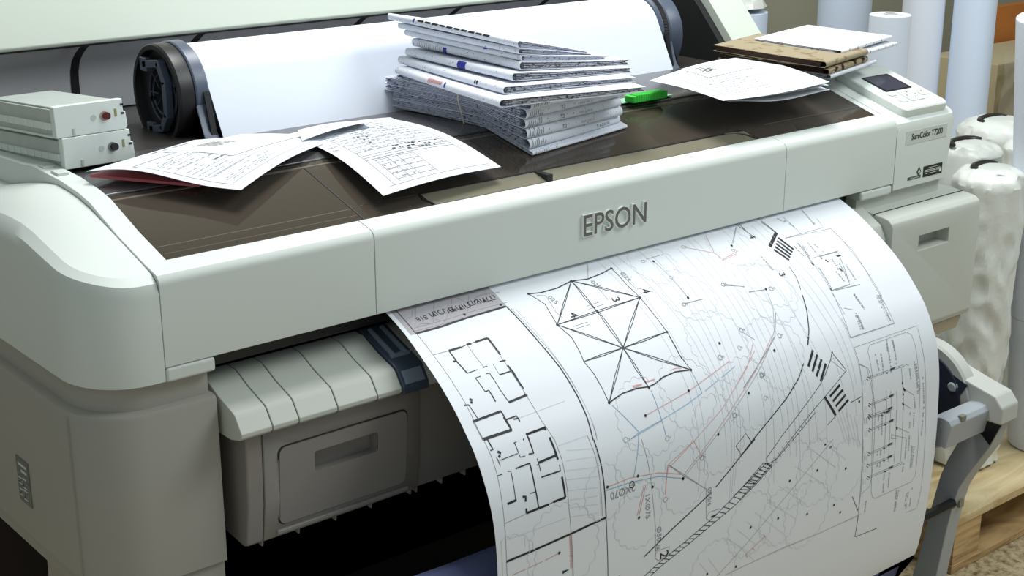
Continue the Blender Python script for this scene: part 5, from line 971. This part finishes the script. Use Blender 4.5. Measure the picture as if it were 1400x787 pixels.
# crumpled film on the short roll
FILM = mat('white_crumpled_film', (0.74, 0.76, 0.72), 0.32, spec=0.5, bump=0.6, bscale=90)
def crumple(name, fn, nu, nv, m, parent=None, amp=0.01, sc=14, closed=True, cap=True, off=None, seed=0.0):
    rs = []
    for j in range(nv+1):
        ring = []
        for i in range(nu):
            p = Vector(fn(i/nu, j/nv)); c = Vector(fn((i+0.5)/nu, j/nv))
            n1 = noise.noise(Vector((p.x*sc, p.y*sc, p.z*sc*0.28+seed+p.x*4))); n2 = noise.noise(Vector((p.x*sc*2.7, p.y*sc*2.7+5, p.z*sc*0.9+seed-p.y*9)))
            rid = 1-2*abs(n1); rid2 = 1-2*abs(n2)
            q = p+Vector((n1, n2, 0.3*n1))*amp*0.5+(p-CEN(p)).normalized()*amp*(rid*0.6+rid2*0.4)
            ring.append(tuple(q))
        rs.append(ring)
    mb = MB().rings(rs, closed, cap, cap)
    return mb.build(name, m, parent, angle=24, off=off)
CEN = lambda p: Vector((1.485, 1.10, p.z-0.01))
o = crumple('crumpled_film', lambda u, v: (1.485+(0.066*(1-v)**0.5+0.004)*cos(2*pi*u), 1.10+(0.066*(1-v)**0.5+0.004)*sin(2*pi*u), 0.926+0.085*v), 40, 14, FILM, amp=0.013, sc=22)
tag(o, 'crumpled white film bunched on top of the short thick roll', 'plastic film')
# wrapped bundles
def wrapped(x, y, r, h, seed, label, hole):
    global CEN
    t = thing('wrapped_roll', label, 'wrapped roll', (x, y, 0.1215), 'paper rolls wrapped in crumpled white film')
    CEN = lambda p: Vector((x, y, p.z-0.002))
    def fn(u, v):
        a = 2*pi*u
        if v < 0.82: z = 0.1215+0.006+h*v/0.82; R_ = r*(1+0.12*max(0, v-0.60)+0.10*sin(v*7+seed)*0.4)
        else: k = (v-0.82)/0.18; z = 0.1215+0.006+h+0.024*sin(k*pi*0.55); R_ = r*(1.015-0.75*k**1.5)
        return (x+R_*cos(a), y+R_*sin(a), z)
    crumple('film_wrap', fn, 72, 90, FILM, t, amp=0.013, sc=17, cap=True, seed=seed)
    mb = MB(); hx, hy, hw, a0 = hole
    pts = [(x+hx+hw*cos(radians(a)), y+hy+hw*0.55*sin(radians(a)), 0.1215+h+0.0300-0.003*sin(radians(a))) for a in range(0, 181, 15)]
    mb.tube(pts, [0.0035+0.0065*sin(pi*k/12) for k in range(13)], 8); mb.build('dark_core_edge', mat('dark_core', (0.02, 0.017, 0.015), 0.3), t, angle=50)
    return t
wrapped(1.115, 0.095, 0.060, 0.590, 1.3, 'nearest roll wrapped in crumpled white film, beside the right end of the printer', (0.0, 0.01, 0.035, 0))
wrapped(1.245, 0.235, 0.060, 0.600, 4.1, 'second film-wrapped roll, its dark curved edge just behind the nearest one', (-0.01, -0.005, 0.048, 0))
wrapped(1.500, 0.330, 0.075, 0.600, 7.7, 'farthest film-wrapped roll, in front of the orange board', (-0.01, 0.0, 0.045, 0))
wrapped(1.425, 0.185, 0.058, 0.585, 9.9, 'film-wrapped roll mostly hidden behind the leaning roll', (0, 0, 0.03, 0))
CEN = lambda p: Vector((0.99, 0.16, p.z))
o = crumple('film_bag', lambda u, v: (0.985+(0.055-0.03*v)*cos(2*pi*u), 0.16+(0.06-0.03*v)*sin(2*pi*u), 0.128+0.42*v), 48, 40, FILM, amp=0.016, sc=15)
tag(o, 'loose bag of crumpled white film slumped between pallet edge and printer', 'plastic film')
# orange board and film-wrapped carton behind
o = MB().box(2.46, 2.95, 1.05, 1.075, 0.0, 0.84).build('orange_board', mat('orange_board', (0.50, 0.17, 0.03), 0.6, namt=0.12, nscale=8), None, bevel=0.002)
tag(o, 'orange brown board standing behind the rolls at the right', 'board')
CB = thing('cardboard_carton', 'tan carton behind clear crinkled film, at the right below the orange board', 'carton', (2.4, 0.9, 0))
MB().box(2.235, 2.85, 0.80, 1.03, 0.002, 0.735).build('carton_body', mat('tan_cardboard', (0.50, 0.42, 0.26), 0.7, namt=0.08, nscale=9), CB, bevel=0.003)
CFILM = tinted('clear_film', (0.92, 0.92, 0.88), 0.9, 0.06, (0.8, 0.8, 0.72), 0.16)
mb = MB(); vs = []; nu, nv = 50, 50
for j in range(nv+1):
    for i in range(nu+1):
        x = 2.21+0.62*i/nu; z = 0.02+0.755*j/nv; n1 = noise.noise(Vector((x*9, 3, z*9))); n2 = noise.noise(Vector((x*23, 8, z*21)))
        vs.append((x, 0.770+0.016*(1-2*abs(n1))+0.007*(1-2*abs(n2))-0.02, z))
mb.add(vs, [(j*(nu+1)+i, j*(nu+1)+i+1, (j+1)*(nu+1)+i+1, (j+1)*(nu+1)+i) for j in range(nv) for i in range(nu)])
mb.build('clear_film', CFILM, CB, angle=20, flat=True)
